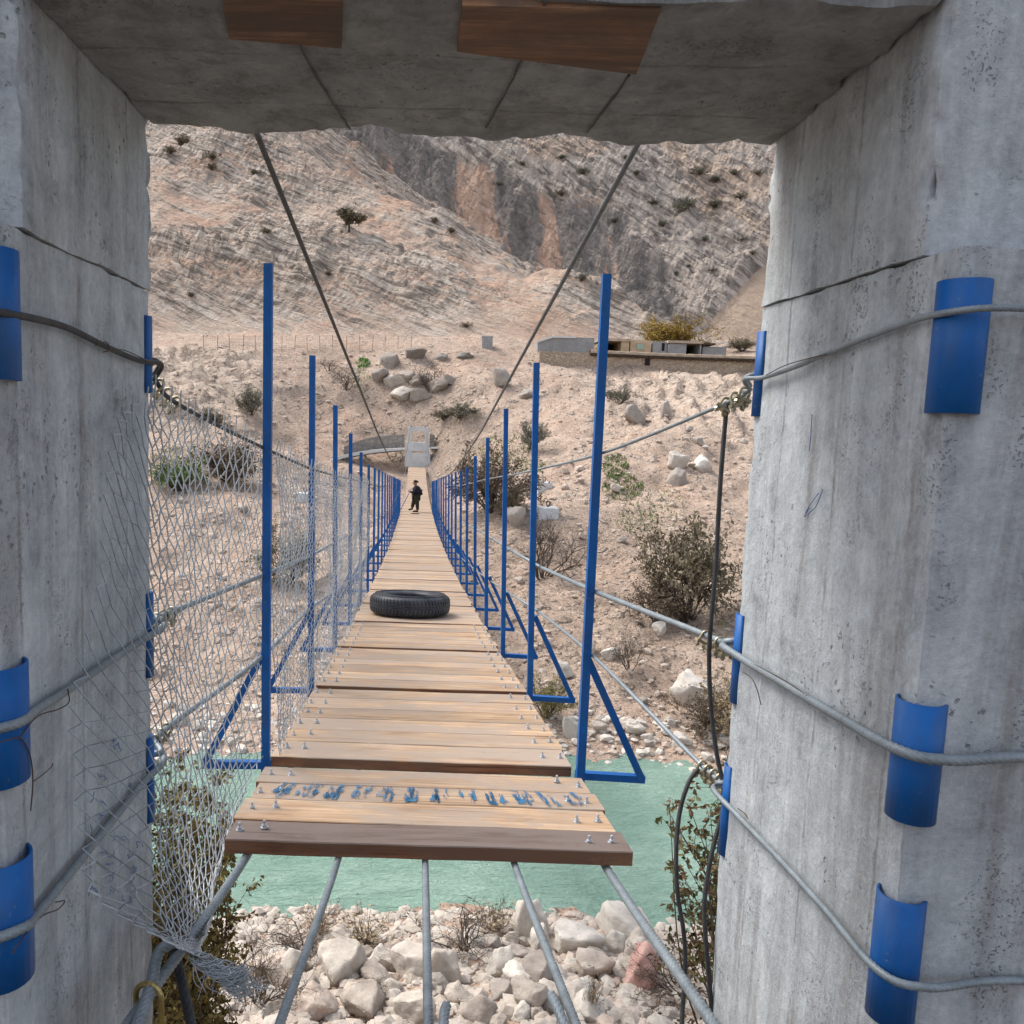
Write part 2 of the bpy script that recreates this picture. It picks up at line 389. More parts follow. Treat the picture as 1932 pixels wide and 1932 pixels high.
def m_ground():
    t = NT('stony_ground'); c = t.coord('World')
    w = t.noise(c, 0.09, 5, 0.6, 0.7); m = t.noise(c, 0.8, 6, 0.65, 0.4); f = t.noise(c, 5, 6, 0.7)
    col = t.ramp(w, [(0.38, (0.47, 0.28, 0.19)), (0.45, (0.40, 0.275, 0.20)), (0.52, (0.48, 0.345, 0.26)), (0.59, (0.25, 0.172, 0.125))])
    rd = t.noise(c, 0.16, 5, 0.65, 0.6)
    col = t.mix(t.ramp(rd, [(0.52, 0.0), (0.60, 0.75)]), col, (0.40, 0.225, 0.145))
    col = t.mix(0.45, col, t.ramp(m, [(0.34, (0.22, 0.155, 0.115)), (0.5, (0.45, 0.335, 0.25)), (0.64, (0.60, 0.49, 0.395))]))
    # scattered stones as cells of several sizes
    h = t.math('MULTIPLY', f, 0.5)
    for sc, th, k in ((0.9, 0.52, 1.3), (2.4, 0.50, 0.8), (6.0, 0.46, 0.45), (15.0, 0.45, 0.2)):
        vv = t.n('ShaderNodeTexVoronoi'); vv.inputs['Scale'].default_value = sc
        dv = t.n('ShaderNodeVectorMath', operation='ADD'); nz = t.n('ShaderNodeTexNoise'); nz.inputs['Scale'].default_value = sc*1.7; nz.inputs['Detail'].default_value = 3
        sv = t.n('ShaderNodeVectorMath', operation='SCALE'); sv.inputs['Scale'].default_value = 0.55/sc
        t.L(c, nz.inputs['Vector']); t.L(nz.outputs['Color'], sv.inputs[0]); t.L(c, dv.inputs[0]); t.L(sv.outputs[0], dv.inputs[1]); t.L(dv.outputs[0], vv.inputs['Vector'])
        rnd = t.sep(vv.outputs['Color'])[0]
        msk = t.math('MULTIPLY', t.ramp(vv.outputs['Distance'], [(0.22, 1.0), (0.40, 0.0)]), t.math('GREATER_THAN', rnd, th))
        scol = t.ramp(t.sep(vv.outputs['Color'])[1], [(0.1, (0.30, 0.24, 0.195)), (0.4, (0.52, 0.42, 0.335)), (0.7, (0.60, 0.51, 0.43)), (0.95, (0.43, 0.32, 0.255))])
        col = t.mix(t.math('MULTIPLY', msk, 0.75), col, scol)
        h = t.math('ADD', h, t.math('MULTIPLY', msk, k))
    bw = t.n('ShaderNodeAttribute', attribute_name='brown').outputs['Fac']
    bw = t.math('MULTIPLY', bw, t.ramp(m, [(0.36, 0.95), (0.62, 0.25)]))
    col = t.mix(bw, col, t.ramp(f, [(0.3, (0.13, 0.092, 0.066)), (0.7, (0.37, 0.275, 0.20))]))
    bd = t.n('ShaderNodeAttribute', attribute_name='bedded').outputs['Fac']
    b1 = t.noise(t.strata((0.80, -0.25, 0.35), 0.16, 0.9, 2, 0.2), 1.0, 6, 0.66, 0.4)
    bc = t.ramp(b1, [(0.37, (0.13, 0.10, 0.08)), (0.43, (0.44, 0.345, 0.265)), (0.54, (0.60, 0.49, 0.395)), (0.63, (0.47, 0.355, 0.27))])
    col = t.mix(t.math('MULTIPLY', bd, 0.85), col, bc)
    dk = t.ramp(t.math('ADD', t.math('MULTIPLY', t.sep(c)[1], 0.05), t.math('MULTIPLY', m, 0.1)), [(0.28, 1.0), (0.42, 0.0)])  # unseen ground by the gate, darkened to cut bounce onto the lintel
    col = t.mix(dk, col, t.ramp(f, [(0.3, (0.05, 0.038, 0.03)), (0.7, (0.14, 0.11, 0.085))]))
    st = t.n('ShaderNodeAttribute', attribute_name='steep').outputs['Fac']
    st = t.math('ADD', st, t.math('MULTIPLY', t.math('SUBTRACT', m, 0.5), 0.6))
    col = t.mix(t.ramp(st, [(0.42, 0.0), (0.75, 0.8)]), col, t.ramp(f, [(0.3, (0.17, 0.125, 0.095)), (0.7, (0.40, 0.31, 0.245))]))
    col = t.mix(0.28, col, t.ramp(f, [(0.3, (0.20, 0.14, 0.105)), (0.7, (0.68, 0.56, 0.46))]))
    return t.out(col, 0.95, t.bump(h, 1.0, 0.2))
MAT['ground'] = m_ground()

def m_hill():
    t = NT('bedded_rock'); c = t.coord('World'); N = (0.40, 0.12, 0.90)
    s0 = t.noise(t.strata(N, 0.03, 0.22, 6, 0.05), 1.0, 6, 0.62, 0.3)
    s1 = t.noise(t.strata(N, 0.06, 0.75, 2.5, 0.12), 1.0, 7, 0.66, 0.3)
    s2 = t.noise(t.strata(N, 0.14, 2.0, 1.0, 0.3), 1.0, 6, 0.68, 0.4)
    w = t.noise(c, 0.03, 5, 0.6, 0.8); f = t.noise(c, 0.9, 6, 0.7); g = t.noise(c, 0.06, 6, 0.62, 0.4)
    st = t.n('ShaderNodeAttribute', attribute_name='steep').outputs['Fac']
    soil = t.ramp(w, [(0.40, (0.52, 0.325, 0.225)), (0.5, (0.57, 0.41, 0.31)), (0.60, (0.58, 0.455, 0.36))])
    rock = t.ramp(s1, [(0.34, (0.30, 0.235, 0.19)), (0.45, (0.53, 0.425, 0.345)), (0.56, (0.69, 0.595, 0.50)), (0.68, (0.53, 0.41, 0.325))])
    zone = t.ramp(t.math('ADD', t.math('MULTIPLY', t.mix(0.5, g, s0), 0.85), t.math('MULTIPLY', st, 0.22)), [(0.455, 0.0), (0.545, 1.0)])
    col = t.mix(zone, soil, rock)
    dk = t.math('MULTIPLY', t.ramp(t.math('ADD', t.math('MULTIPLY', st, 0.10), s2), [(0.565, 0.0), (0.625, 1.0)]), t.math('ADD', t.math('MULTIPLY', zone, 0.76), 0.06))
    col = t.mix(dk, col, (0.125, 0.098, 0.08))
    lt = t.math('MULTIPLY', t.ramp(s2, [(0.36, 0.7), (0.45, 0.0)]), zone)
    col = t.mix(lt, col, (0.70, 0.63, 0.55))
    crk = t.math('MULTIPLY', t.ramp(s1, [(0.38, 1.0), (0.425, 0.0)]), t.math('ADD', t.math('MULTIPLY', zone, 0.75), 0.15))
    col = t.mix(crk, col, (0.12, 0.095, 0.08))
    col = t.mix(0.20, col, t.ramp(f, [(0.32, (0.22, 0.175, 0.14)), (0.5, (0.50, 0.41, 0.33)), (0.68, (0.74, 0.65, 0.55))]))
    h = t.math('ADD', t.math('ADD', s1, t.math('MULTIPLY', s2, 0.8)), t.math('MULTIPLY', f, 0.35))
    return t.out(col, 0.95, t.bump(h, 1.0, 1.3))
MAT['hill'] = m_hill()

def m_mountain():
    t = NT('cliff_rock'); c = t.coord('World'); N = (0.66, 0.05, 0.75)
    s1 = t.noise(t.strata(N, 0.035, 0.20, 8, 0.03), 1.0, 7, 0.66, 0.5)
    s2 = t.noise(t.strata(N, 0.09, 0.55, 3, 0.08), 1.0, 6, 0.66, 0.5)
    v1 = t.noise(t.strata((0.98, 0.1, 0.17), 0.014, 0.085, 10, 0.03), 1.0, 7, 0.62, 0.5)
    w = t.noise(c, 0.02, 6, 0.62, 0.7); f = t.noise(c, 0.35, 7, 0.70); g = t.noise(c, 0.05, 6, 0.64, 0.4)
    st = t.n('ShaderNodeAttribute', attribute_name='steep').outputs['Fac']
    cz = t.n('ShaderNodeAttribute', attribute_name='cliff').outputs['Fac']
    cz = t.math('ADD', cz, t.math('MULTIPLY', t.math('SUBTRACT', g, 0.5), 1.5))
    scree = t.ramp(s1, [(0.34, (0.24, 0.205, 0.18)), (0.45, (0.42, 0.36, 0.315)), (0.55, (0.58, 0.50, 0.43)), (0.66, (0.50, 0.40, 0.325))])
    scree = t.mix(t.ramp(w, [(0.53, 0.0), (0.58, 0.85)]), scree, (0.63, 0.46, 0.335))
    dk = t.ramp(t.math('ADD', t.math('MULTIPLY', st, 0.08), s2), [(0.56, 0.0), (0.63, 0.9)])
    scree = t.mix(dk, scree, (0.13, 0.112, 0.10))
    scree = t.mix(t.ramp(s2, [(0.37, 0.6), (0.45, 0.0)]), scree, (0.68, 0.60, 0.53))
    cliff = t.ramp(v1, [(0.32, (0.10, 0.094, 0.092)), (0.46, (0.20, 0.183, 0.172)), (0.53, (0.30, 0.262, 0.235)), (0.555, (0.60, 0.36, 0.245)), (0.64, (0.66, 0.45, 0.33))])
    cliff = t.mix(t.ramp(s2, [(0.40, 0.55), (0.47, 0.0)]), cliff, (0.10, 0.088, 0.08))
    col = t.mix(t.ramp(cz, [(0.44, 0.0), (0.58, 0.96)]), scree, cliff)
    col = t.mix(0.24, col, t.ramp(f, [(0.34, (0.14, 0.115, 0.10)), (0.48, (0.42, 0.35, 0.295)), (0.64, (0.74, 0.63, 0.53))]))
    tal = t.n('ShaderNodeAttribute', attribute_name='talus').outputs['Fac']
    tz = t.ramp(t.math('ADD', tal, t.math('MULTIPLY', t.math('SUBTRACT', g, 0.5), 0.5)), [(0.45, 0.0), (0.56, 0.95)])
    col = t.mix(tz, col, t.mix(0.3, (0.54, 0.40, 0.295), t.ramp(f, [(0.3, (0.42, 0.31, 0.23)), (0.7, (0.60, 0.47, 0.36))])))
    h = t.math('ADD', t.math('ADD', s1, t.math('MULTIPLY', s2, 0.8)), t.math('MULTIPLY', f, 0.7))
    return t.out(col, 0.95, t.bump(h, 1.0, 2.6))
MAT['mountain'] = m_mountain()

def m_rock(name, stops, var):
    t = NT(name); c = t.coord('Object'); r = t.n('ShaderNodeObjectInfo').outputs['Random']
    at = t.n('ShaderNodeAttribute', attribute_name='tint').outputs['Fac']
    rr = t.math('FRACT', t.math('ADD', r, at))
    ofs = t.n('ShaderNodeVectorMath', operation='ADD'); cmb = t.n('ShaderNodeCombineXYZ'); t.L(t.math('MULTIPLY', rr, 37.0), cmb.inputs[0]); t.L(c, ofs.inputs[0]); t.L(cmb.outputs[0], ofs.inputs[1])
    n = t.noise(ofs.outputs[0], 2.2, 7, 0.66, 0.5); f = t.noise(ofs.outputs[0], 14, 6, 0.7)
    base = t.ramp(rr, stops)
    col = t.mix(var or 0.45, base, t.ramp(n, [(0.34, (0.22, 0.185, 0.155)), (0.5, (0.45, 0.395, 0.34)), (0.66, (0.62, 0.57, 0.505))]))
    col = t.mix(t.ramp(f, [(0.28, 0.55), (0.42, 0.0)]), col, (0.17, 0.145, 0.12))
    return t.out(col, 0.92, t.bump(t.math('ADD', n, t.math('MULTIPLY', f, 0.5)), 0.7, 0.05))
MAT['rock'] = m_rock('limestone_rock', [(0.0, (0.32, 0.275, 0.235)), (0.25, (0.42, 0.355, 0.295)), (0.5, (0.50, 0.45, 0.39)), (0.72, (0.54, 0.49, 0.42)), (0.86, (0.58, 0.44, 0.35)), (1.0, (0.50, 0.43, 0.38))], 0)
MAT['rock_white'] = m_rock('white_rock', [(0.0, (0.58, 0.53, 0.46)), (1.0, (0.70, 0.66, 0.59))], 0)
MAT['rock_crag'] = m_rock('crag_rock', [(0.0, (0.17, 0.145, 0.125)), (0.5, (0.25, 0.215, 0.185)), (1.0, (0.33, 0.27, 0.225))], 0.12)
MAT['rock_tan'] = m_rock('tan_rock', [(0.0, (0.36, 0.26, 0.19)), (0.35, (0.46, 0.345, 0.265)), (0.7, (0.54, 0.43, 0.34)), (1.0, (0.40, 0.31, 0.25))], 0)
MAT['rock_pink'] = m_rock('pink_rock', [(0.0, (0.60, 0.25, 0.20)), (1.0, (0.58, 0.26, 0.21))], 0)
MAT['rock_grey'] = m_rock('grey_rock', [(0.0, (0.27, 0.235, 0.205)), (1.0, (0.38, 0.33, 0.29))], 0.22)

def m_masonry(name, c0, c1, mortar, scale, rough=0.95):
    t = NT(name); c = t.coord('World')
    v = t.n('ShaderNodeTexVoronoi', feature='DISTANCE_TO_EDGE'); v.inputs['Scale'].default_value = scale; t.L(c, v.inputs['Vector'])
    v2 = t.n('ShaderNodeTexVoronoi'); v2.inputs['Scale'].default_value = scale; t.L(c, v2.inputs['Vector'])
    col = t.ramp(t.sep(v2.outputs['Color'])[0], [(0.0, c0), (1.0, c1)])
    e = t.ramp(v.outputs['Distance'], [(0.02, 1.0), (0.09, 0.0)])
    col = t.mix(e, col, mortar)
    n = t.noise(c, 3, 5, 0.65)
    col = t.mix(0.35, col, t.ramp(n, [(0.3, tuple(x*0.6 for x in c0)), (0.7, c1)]))
    return t.out(col, rough, t.bump(t.math('SUBTRACT', n, e), 0.8, 0.08))
MAT['masonry'] = m_masonry('grey_stone_wall', (0.22, 0.20, 0.185), (0.38, 0.345, 0.31), (0.28, 0.265, 0.25), 2.2)
MAT['stone_wall'] = m_masonry('beige_stone_wall', (0.40, 0.30, 0.215), (0.56, 0.45, 0.34), (0.30, 0.235, 0.18), 3.6)

def m_block():
    t = NT('cement_block'); c = t.coord('World', (1, 1, 1), (R(90), 0, 0))
    b = t.n('ShaderNodeTexBrick'); t.L(c, b.inputs['Vector']); b.inputs['Scale'].default_value = 1.0
    b.inputs['Color1'].default_value = (0.34, 0.335, 0.335, 1); b.inputs['Color2'].default_value = (0.27, 0.265, 0.265, 1); b.inputs['Mortar'].default_value = (0.22, 0.215, 0.21, 1)
    b.inputs['Mortar Size'].default_value = 0.02; b.inputs['Brick Width'].default_value = 0.4; b.inputs['Row Height'].default_value = 0.2
    n = t.noise(t.coord('World'), 0.8, 5, 0.65)
    col = t.mix(0.4, b.outputs[0], t.ramp(n, [(0.3, (0.22, 0.21, 0.205)), (0.7, (0.42, 0.41, 0.40))]))
    return t.out(col, 0.95, t.bump(b.outputs[1], -0.3, 0.03))
MAT['block'] = m_block()
simple('mud_plaster', (0.50, 0.37, 0.245), 0.95, 0, 0.2, 1.5, 0.3, 'World')
simple('mud_coping', (0.42, 0.33, 0.25), 0.95, 0, 0.25, 2.0, 0.5, 'World')
simple('dark_thatch', (0.075, 0.055, 0.042), 0.95, 0, 0.4, 4, 0.5, 'World')
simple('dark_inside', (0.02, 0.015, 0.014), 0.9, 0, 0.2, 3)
simple('window_glass', (0.30, 0.42, 0.33), 0.2, 0, 0.3, 1)
simple('white_paint', (0.62, 0.62, 0.60), 0.6, 0, 0.08, 6)
simple('pipe_plastic', (0.66, 0.65, 0.61), 0.5, 0, 0.08, 6)
simple('fence_wire', (0.24, 0.19, 0.155), 0.7, 0, 0.2)

def m_leaf(name, c0, c1, c2):
    t = NT(name); r = t.n('ShaderNodeAttribute', attribute_name='tint').outputs['Fac']
    col = t.ramp(r, [(0.05, c0), (0.5, c1), (0.95, c2)])
    t.b.inputs['Transmission Weight'].default_value = 0.0
    return t.out(col, 0.7)
MAT['leaf_olive'] = m_leaf('olive_leaf', (0.075, 0.058, 0.015), (0.15, 0.118, 0.032), (0.26, 0.195, 0.06))
MAT['leaf_grey'] = m_leaf('grey_green_leaf', (0.12, 0.12, 0.085), (0.19, 0.185, 0.135), (0.28, 0.265, 0.20))
MAT['leaf_brown'] = m_leaf('dry_brown_leaf', (0.085, 0.060, 0.042), (0.155, 0.115, 0.08), (0.25, 0.19, 0.135))
MAT['leaf_scrub'] = m_leaf('scrub_leaf', (0.10, 0.086, 0.053), (0.18, 0.15, 0.097), (0.27, 0.22, 0.145))
MAT['leaf_autumn'] = m_leaf('autumn_leaf', (0.085, 0.055, 0.022), (0.16, 0.105, 0.045), (0.10, 0.12, 0.04))
MAT['leaf_yellow'] = m_leaf('yellow_leaf', (0.18, 0.115, 0.022), (0.30, 0.20, 0.035), (0.40, 0.29, 0.06))
MAT['leaf_straw'] = m_leaf('dry_straw', (0.22, 0.165, 0.10), (0.34, 0.26, 0.16), (0.44, 0.35, 0.24))
MAT['grass_dry'] = m_leaf('yellow_green_tuft', (0.14, 0.12, 0.045), (0.23, 0.20, 0.075), (0.33, 0.28, 0.12))
MAT['grass'] = m_leaf('green_grass', (0.055, 0.10, 0.022), (0.10, 0.165, 0.038), (0.18, 0.23, 0.075))
MAT['grass_bright'] = m_leaf('bright_grass', (0.045, 0.16, 0.012), (0.075, 0.25, 0.02), (0.12, 0.32, 0.04))
simple('bark', (0.085, 0.065, 0.052), 0.9, 0, 0.3, 8, 0.3)
# ------------------------------------------------------------------ terrain
class RBF:
    def __init__(s, pts, zs, smooth=0.0):
        s.p = np.asarray(pts, float); n = len(s.p); z = np.asarray(zs, float)
        D = np.linalg.norm(s.p[:, None]-s.p[None], axis=2) - smooth*np.eye(n)
        A = np.zeros((n+3, n+3)); A[:n, :n] = D; A[:n, n] = 1; A[:n, n+1:] = s.p; A[n, :n] = 1; A[n+1:, :n] = s.p.T
        w = np.linalg.solve(A, np.concatenate([z, [0, 0, 0]])); s.w = w[:n]; s.c = w[n:]
    def __call__(s, X, Y):
        X = np.asarray(X, float); sh = X.shape; q = np.stack([X.ravel(), np.asarray(Y, float).ravel()], 1); out = np.empty(len(q))
        for k in range(0, len(q), 20000):
            b = q[k:k+20000]; D = np.linalg.norm(b[:, None]-s.p[None], axis=2)
            out[k:k+20000] = D @ s.w + s.c[0] + b @ s.c[1:]
        return out.reshape(sh)
WZ = -8.4
def ctrl(px, world=()):
    P = [atY(*q) for q in px] + [np.array(w, float) for w in world]
    P = np.array(P); return P
_near = [atZ(x, y, WZ) for x, y in ((270, 1758), (450, 1752), (620, 1745), (800, 1740), (1000, 1745), (1130, 1765), (1290, 1790), (1400, 1800), (1750, 1830))]
_far = [atZ(x, y, WZ) for x, y in ((100, 1430), (300, 1425), (500, 1405), (800, 1402), (1080, 1413), (1250, 1420), (1400, 1425), (1800, 1430))]
def prof(vx, vy, k=0.215, Y0=24.3):
    """distance at which the sight line meets the mean slope of the far bank"""
    d = ray(vx, vy); d = d/d[1]; return (-8.4-k*Y0-1.6)/(d[2]-k)
G_px = [(x, y, prof(x, y)) for y in (1330, 1200, 1130) for x in (50, 300, 450, 1130, 1290, 1400, 1700)] + [(320,1060,43),(450,1050,44),(590,1030,46),(950,1060,42),(1080,1060,42),(1250,1040,43),(1400,1030,44),(1700,1030,44),
 (320,930,54),(560,940,55),(690,925,60),(900,950,52),(1035,985,47),(1200,930,53),(1400,910,55),(1700,910,55),
 (320,850,62),(500,850,66),(620,880,75),(700,890,75),(860,892,73),(950,860,64),(1160,850,60),(1280,840,62),(1420,800,68),
 (300,765,74),(450,790,76),(600,790,84),(740,795,85),(880,800,78),(1000,790,74),(1200,760,78),(1400,740,83),
 (300,700,84),(600,720,90),(760,690,92),(900,730,84),(1010,705,92),(1200,724,94.3),(1400,728,95),(1700,735,95),
 (300,650,97),(600,655,98),(760,652,98),(900,660,98),(1010,675,98),(1200,680,98),(1430,684,99),(1700,700,99),
 (300,632,109),(600,632,109),(900,635,109),(1020,655,107),(1250,657,109),(1430,660,112)]
G_w = [(0,30,-7.3),(0,40,-6.6),(0,55,-5.9),(0,68,-5.0),(0,76,-4.3),(-.5,80,-3.4),
 (0,120,11.5),(-40,130,13),(40,130,12.5),(90,130,14),(-90,130,14),(90,95,12),(-90,95,12),(80,45,1),(-80,45,1),(60,24,-7),(-60,24,-7),
 (-60,14,-8),(60,14,-8)]
for x in (-30,-8,0,8,30):
    G_w += [(x, 20, WZ-0.9), (x,12.5,-7.5), (x, 10.3, -6.9), (x, 8, -5.9), (x, 5.5,-4.4), (x, 3.6, -2.6), (x, -6, -0.6)]
for x in (-30,-12,0,12,30): G_w += [(x,-14,0.2),(x,-22,3.0),(x,-40,9.0)]  # unseen slope behind the camera, added to block sky light
G_w += [(-2,2.0,-0.7),(0,2.0,-0.7),(2,2.0,-0.7),(-8,1.5,-0.6),(8,1.5,-0.6),(0,-2,-0.6)]
P = np.vstack([ctrl(G_px, G_w), _near, _far])
_g = RBF(P[:, :2], P[:, 2])
def z_ground(X, Y):
    X = np.asarray(X, float); Y = np.asarray(Y, float)
    z = _g(X, Y)
    q = np.stack([X, Y, z], -1)
    amp = np.clip((Y-6)/40, 0.03, 1.0)
    n = 0.85*amp*fbm(q*0.11, 4, 0.55) + 0.20*ridged(q*0.42, 4, 0.55)*np.clip(Y/25, 0.25, 1) + 0.06*fbm(q*2.2, 3, 0.55)
    # exposed bedding on the right bank, below the stone wall
    m = np.clip((X-12)/10, 0, 1)*np.clip((Y-55)/15, 0, 1)*np.clip((97-Y)/4, 0, 1)
    s = (X*0.62 - Y*0.20 + z*0.5 + 0.8*pnoise(q*0.25))/1.5; fr = s-np.floor(s)
    n = n + m*(0.75*fr**2 + 0.22*ridged(q*0.6, 4))
    # rocky knolls left, beyond the mesh
    m2 = np.clip((-X-12)/8, 0, 1)*np.clip((Y-60)/8, 0, 1)*np.clip((95-Y)/5, 0, 1)
    s = (X*0.4 + Y*0.3 + z*0.8 + 0.6*pnoise(q*0.2))/1.5; fr = s-np.floor(s)
    n = n + m2*(0.8*fr**2 + 0.35*ridged(q*0.5, 4))
    # rough waterline
    d = np.exp(-((z-WZ)/0.9)**2); n = n*(1-0.35*d)
    # keep clear of the far gate and the graded road shelf
    road = np.exp(-((Y-102)/4.5)**2); n = n*(1-0.65*road)
    gate = np.exp(-(((X+0.3)/3.0)**2 + ((Y-78)/3.5)**2)); n = n*(1-gate)
    return z + n
def fan(ys, nx, half):
    t = np.linspace(-1, 1, nx); Y = np.repeat(np.asarray(ys)[:, None], nx, 1); X = t[None]*half(np.asarray(ys))[:, None]
    return X, Y
ys = np.concatenate([np.linspace(-40, 2, 40, endpoint=False), np.linspace(2, 16, 110, endpoint=False), 16*np.exp(np.linspace(0, math.log(128/16), 400))])
X, Y = fan(ys, 420, lambda y: 7+np.abs(y)*0.95)
def land(name, X, Y, Z, mat, smooth, scale):
    """one sheet of land; 'steep' holds how steep each spot is, which decides bare rock or soil"""
    b = MB(); V = np.stack([X, Y, Z], -1); b.grid(V); o = tag(b.build(name, mat, smooth=smooth), kind='structure')
    du = np.gradient(V, axis=1); dv = np.gradient(V, axis=0); N = np.cross(du, dv); N /= np.linalg.norm(N, axis=-1, keepdims=True)+1e-9
    st = np.clip((scale[0]-np.abs(N[..., 2]))/(scale[0]-scale[1]), 0, 1)
    at = o.data.attributes.new('steep', 'FLOAT', 'POINT'); at.data.foreach_set('value', st.ravel().astype(np.float32)); return o
Z = z_ground(X, Y); o = land('ground', X, Y, Z, MAT['ground'], True, (0.95, 0.62))
bm_ = np.clip((X-11)/9, 0, 1)*np.clip((Y-56)/14, 0, 1)*np.clip((97-Y)/3, 0, 1)+np.clip((-X-12)/8, 0, 1)*np.clip((Y-62)/8, 0, 1)*np.clip((96-Y)/5, 0, 1)
br_ = np.clip((X-0.3)/2.5, 0, 1)*np.clip((54-Y)/12, 0, 1)*np.clip((Y-25.5)/3, 0, 1)+0.45*np.clip((-X-2)/3, 0, 1)*np.clip((46-Y)/12, 0, 1)*np.clip((Y-27)/3, 0, 1)
at = o.data.attributes.new('brown', 'FLOAT', 'POINT'); at.data.foreach_set('value', br_.ravel().astype(np.float32))
at = o.data.attributes.new('bedded', 'FLOAT', 'POINT'); at.data.foreach_set('value', bm_.ravel().astype(np.float32))

# first hill, bedded limestone, its ridge falling to the right
H_px = [(300,640,108),(450,637,108),(600,634,109),(760,632,109),(900,634,109),(1000,640,109),(1150,652,109),(1260,655,113),
 (300,560,117),(450,540,122),(600,560,119),(760,565,121),(900,585,119),(1000,597,115),(1100,606,113.5),(1180,630,114),
 (300,450,136),(450,430,142),(600,450,141),(760,475,142),(850,510,141),(950,553,132),
 (300,330,166),(450,330,170),(560,390,160),(655,430,153),
 (300,200,215),(450,225,208),(553,288,190),(639,359,176),(737,409,165),(816,442,158),(876,471,152),(932,511,145),(988,541,138),(1047,546,132),(1102,554,129),(1158,574,125),(1204,606,121),(1262,642,118),
 (300,60,275),(100,100,240),(100,400,160),(100,640,108)]
_rid = [(553,288,190),(639,359,176),(737,409,165),(816,442,158),(876,471,152),(932,511,145),(988,541,138),(1047,546,132),(1102,554,129),(1158,574,125),(1204,606,121)]
H_w = []
for q in _rid:
    p = atY(*q); H_w += [(p[0]+8, p[1]+14, p[2]-7), (p[0]+20, p[1]+35, p[2]-28)]
H_w += [(-200, 110, 20), (-200, 250, 110), (40,106,7), (60,115,7), (60,160,-5), (-60,100,6.5), (0,100,6.5)]
P = ctrl(H_px, H_w); _h = RBF(P[:, :2], P[:, 2])
def z_hill(X, Y):
    X = np.asarray(X, float); Y = np.asarray(Y, float); z = _h(X, Y); q = np.stack([X, Y, z], -1)
    foot = np.clip((Y-108)/14, 0.08, 1)
    n = foot*(1.9*fbm(q*0.035, 4) + 0.7*fbm(q*0.16, 4))
    wob = 0.8*fbm(q*0.04, 3) + 0.16*fbm(q*0.3, 2)
    s = (X*0.40 + Y*0.12 + z*0.90 + 2*wob)/3.4; fr = s-np.floor(s)
    msk = np.clip(0.55+0.9*fbm(q*0.03+9, 3), 0, 1)
    n = n + foot*msk*2.6*(fr**2.2)
    s = s*3.7 + 0.4; fr = s-np.floor(s); n = n + foot*msk*0.75*fr
    n = n + foot*1.3*ridged(np.stack([X*0.05+z*0.02, Y*0.012, z*0.004], -1), 3) + foot*(0.3+0.7*msk)*1.1*ridged(q*0.11, 4, 0.6)
    n = n + foot*0.30*ridged(q*0.35, 4)*(0.4+0.6*msk)
    return z + n
hx = np.linspace(-190, 62, 620)
tt = np.linspace(0, 1, 430); hy = 104 + 190*tt**1.35
X, Y = np.meshgrid(hx, hy); Z = z_hill(X, Y)
land('rocky_hill', X, Y, Z, MAT['hill'], False, (0.86, 0.35))

# the mountain behind
M_px = [(600,440,300),(800,525,288),(1000,600,272),(1150,648,260),(1300,662,252),(1430,664,246),(1700,690,240),
 (650,320,312),(800,380,305),(950,440,298),(1100,470,288),(1230,520,278),
 (560,240,330),(750,245,326),(900,270,322),(1050,310,314),(1160,370,302),(1300,450,288),(1430,520,268),
 (1200,270,332),(1330,300,326),(1440,330,312),(1420,430,290),(1400,590,256),(1350,650,250),
 (600,110,382),(900,120,382),(1200,130,382),(1450,150,368),(600,-150,460),(1000,-150,460),(1450,-100,450)]
M_w = [(-200,300,150),(-200,420,300),(230,250,45),(260,330,150),(260,450,260),(0,250,-4),(120,226,2),(-150,260,0),(60,232,0)]
P = ctrl(M_px, M_w); _m = RBF(P[:, :2], P[:, 2])
_cl = atY(900, 420, 300); _ta = atY(1440, 600, 254)
def z_mount(X, Y):
    X = np.asarray(X, float); Y = np.asarray(Y, float); z = _m(X, Y); q = np.stack([X, Y, z], -1)
    tal = talus(X, z)
    n = 6.5*fbm(q*0.014, 3) + 2.6*ridged(q*0.03, 4) + 2.0*ridged(q*0.10, 5, 0.6)
    wob = 3*fbm(q*0.025, 3)
    s = (X*0.62 + z*0.72 + wob)/7.5; fr = s-np.floor(s); n = n + 2.6*fr**1.5
    s = (X*0.62 + z*0.72 + wob)/2.1; fr = s-np.floor(s); n = n + 0.8*fr
    # gullies down the cliff
    c = cliffm(X, z)
    n = n + c*4.5*ridged(np.stack([X*0.055, Y*0.02, z*0.012], -1), 4, 0.55)
    return z + n*(1-0.93*np.clip(tal*2-0.6, 0, 1))
def cliffm(X, z):
    # belt of bare cliff: image region x 620..1250, y 300..560
    a = atY(640, 330, 305); bb = atY(1230, 600, 285)
    zc = np.interp(X, [a[0], 0, bb[0]], [92, 74, 40])
    return np.clip(1-np.abs((z-zc)/35)**2, 0, 1)*np.clip((bb[0]+12-X)/22, 0, 1)
def talus(X, z):
    e = np.interp(z, [8, 26, 46, 60], [70, 80, 99, 114]); return np.clip((X-e)/8+0.5, 0, 1)*np.clip((62-z)/12, 0, 1)
mx = np.linspace(-190, 250, 560); tt = np.linspace(0, 1, 460); my = 226 + 230*tt**1.15
X, Y = np.meshgrid(mx, my); Z = z_mount(X, Y)
o = land('mountain', X, Y, Z, MAT['mountain'], False, (0.85, 0.30))
zb = Z
for nm, fn in (('cliff', cliffm), ('talus', talus)):
    at = o.data.attributes.new(nm, 'FLOAT', 'POINT'); at.data.foreach_set('value', fn(X, zb).ravel().astype(np.float32))

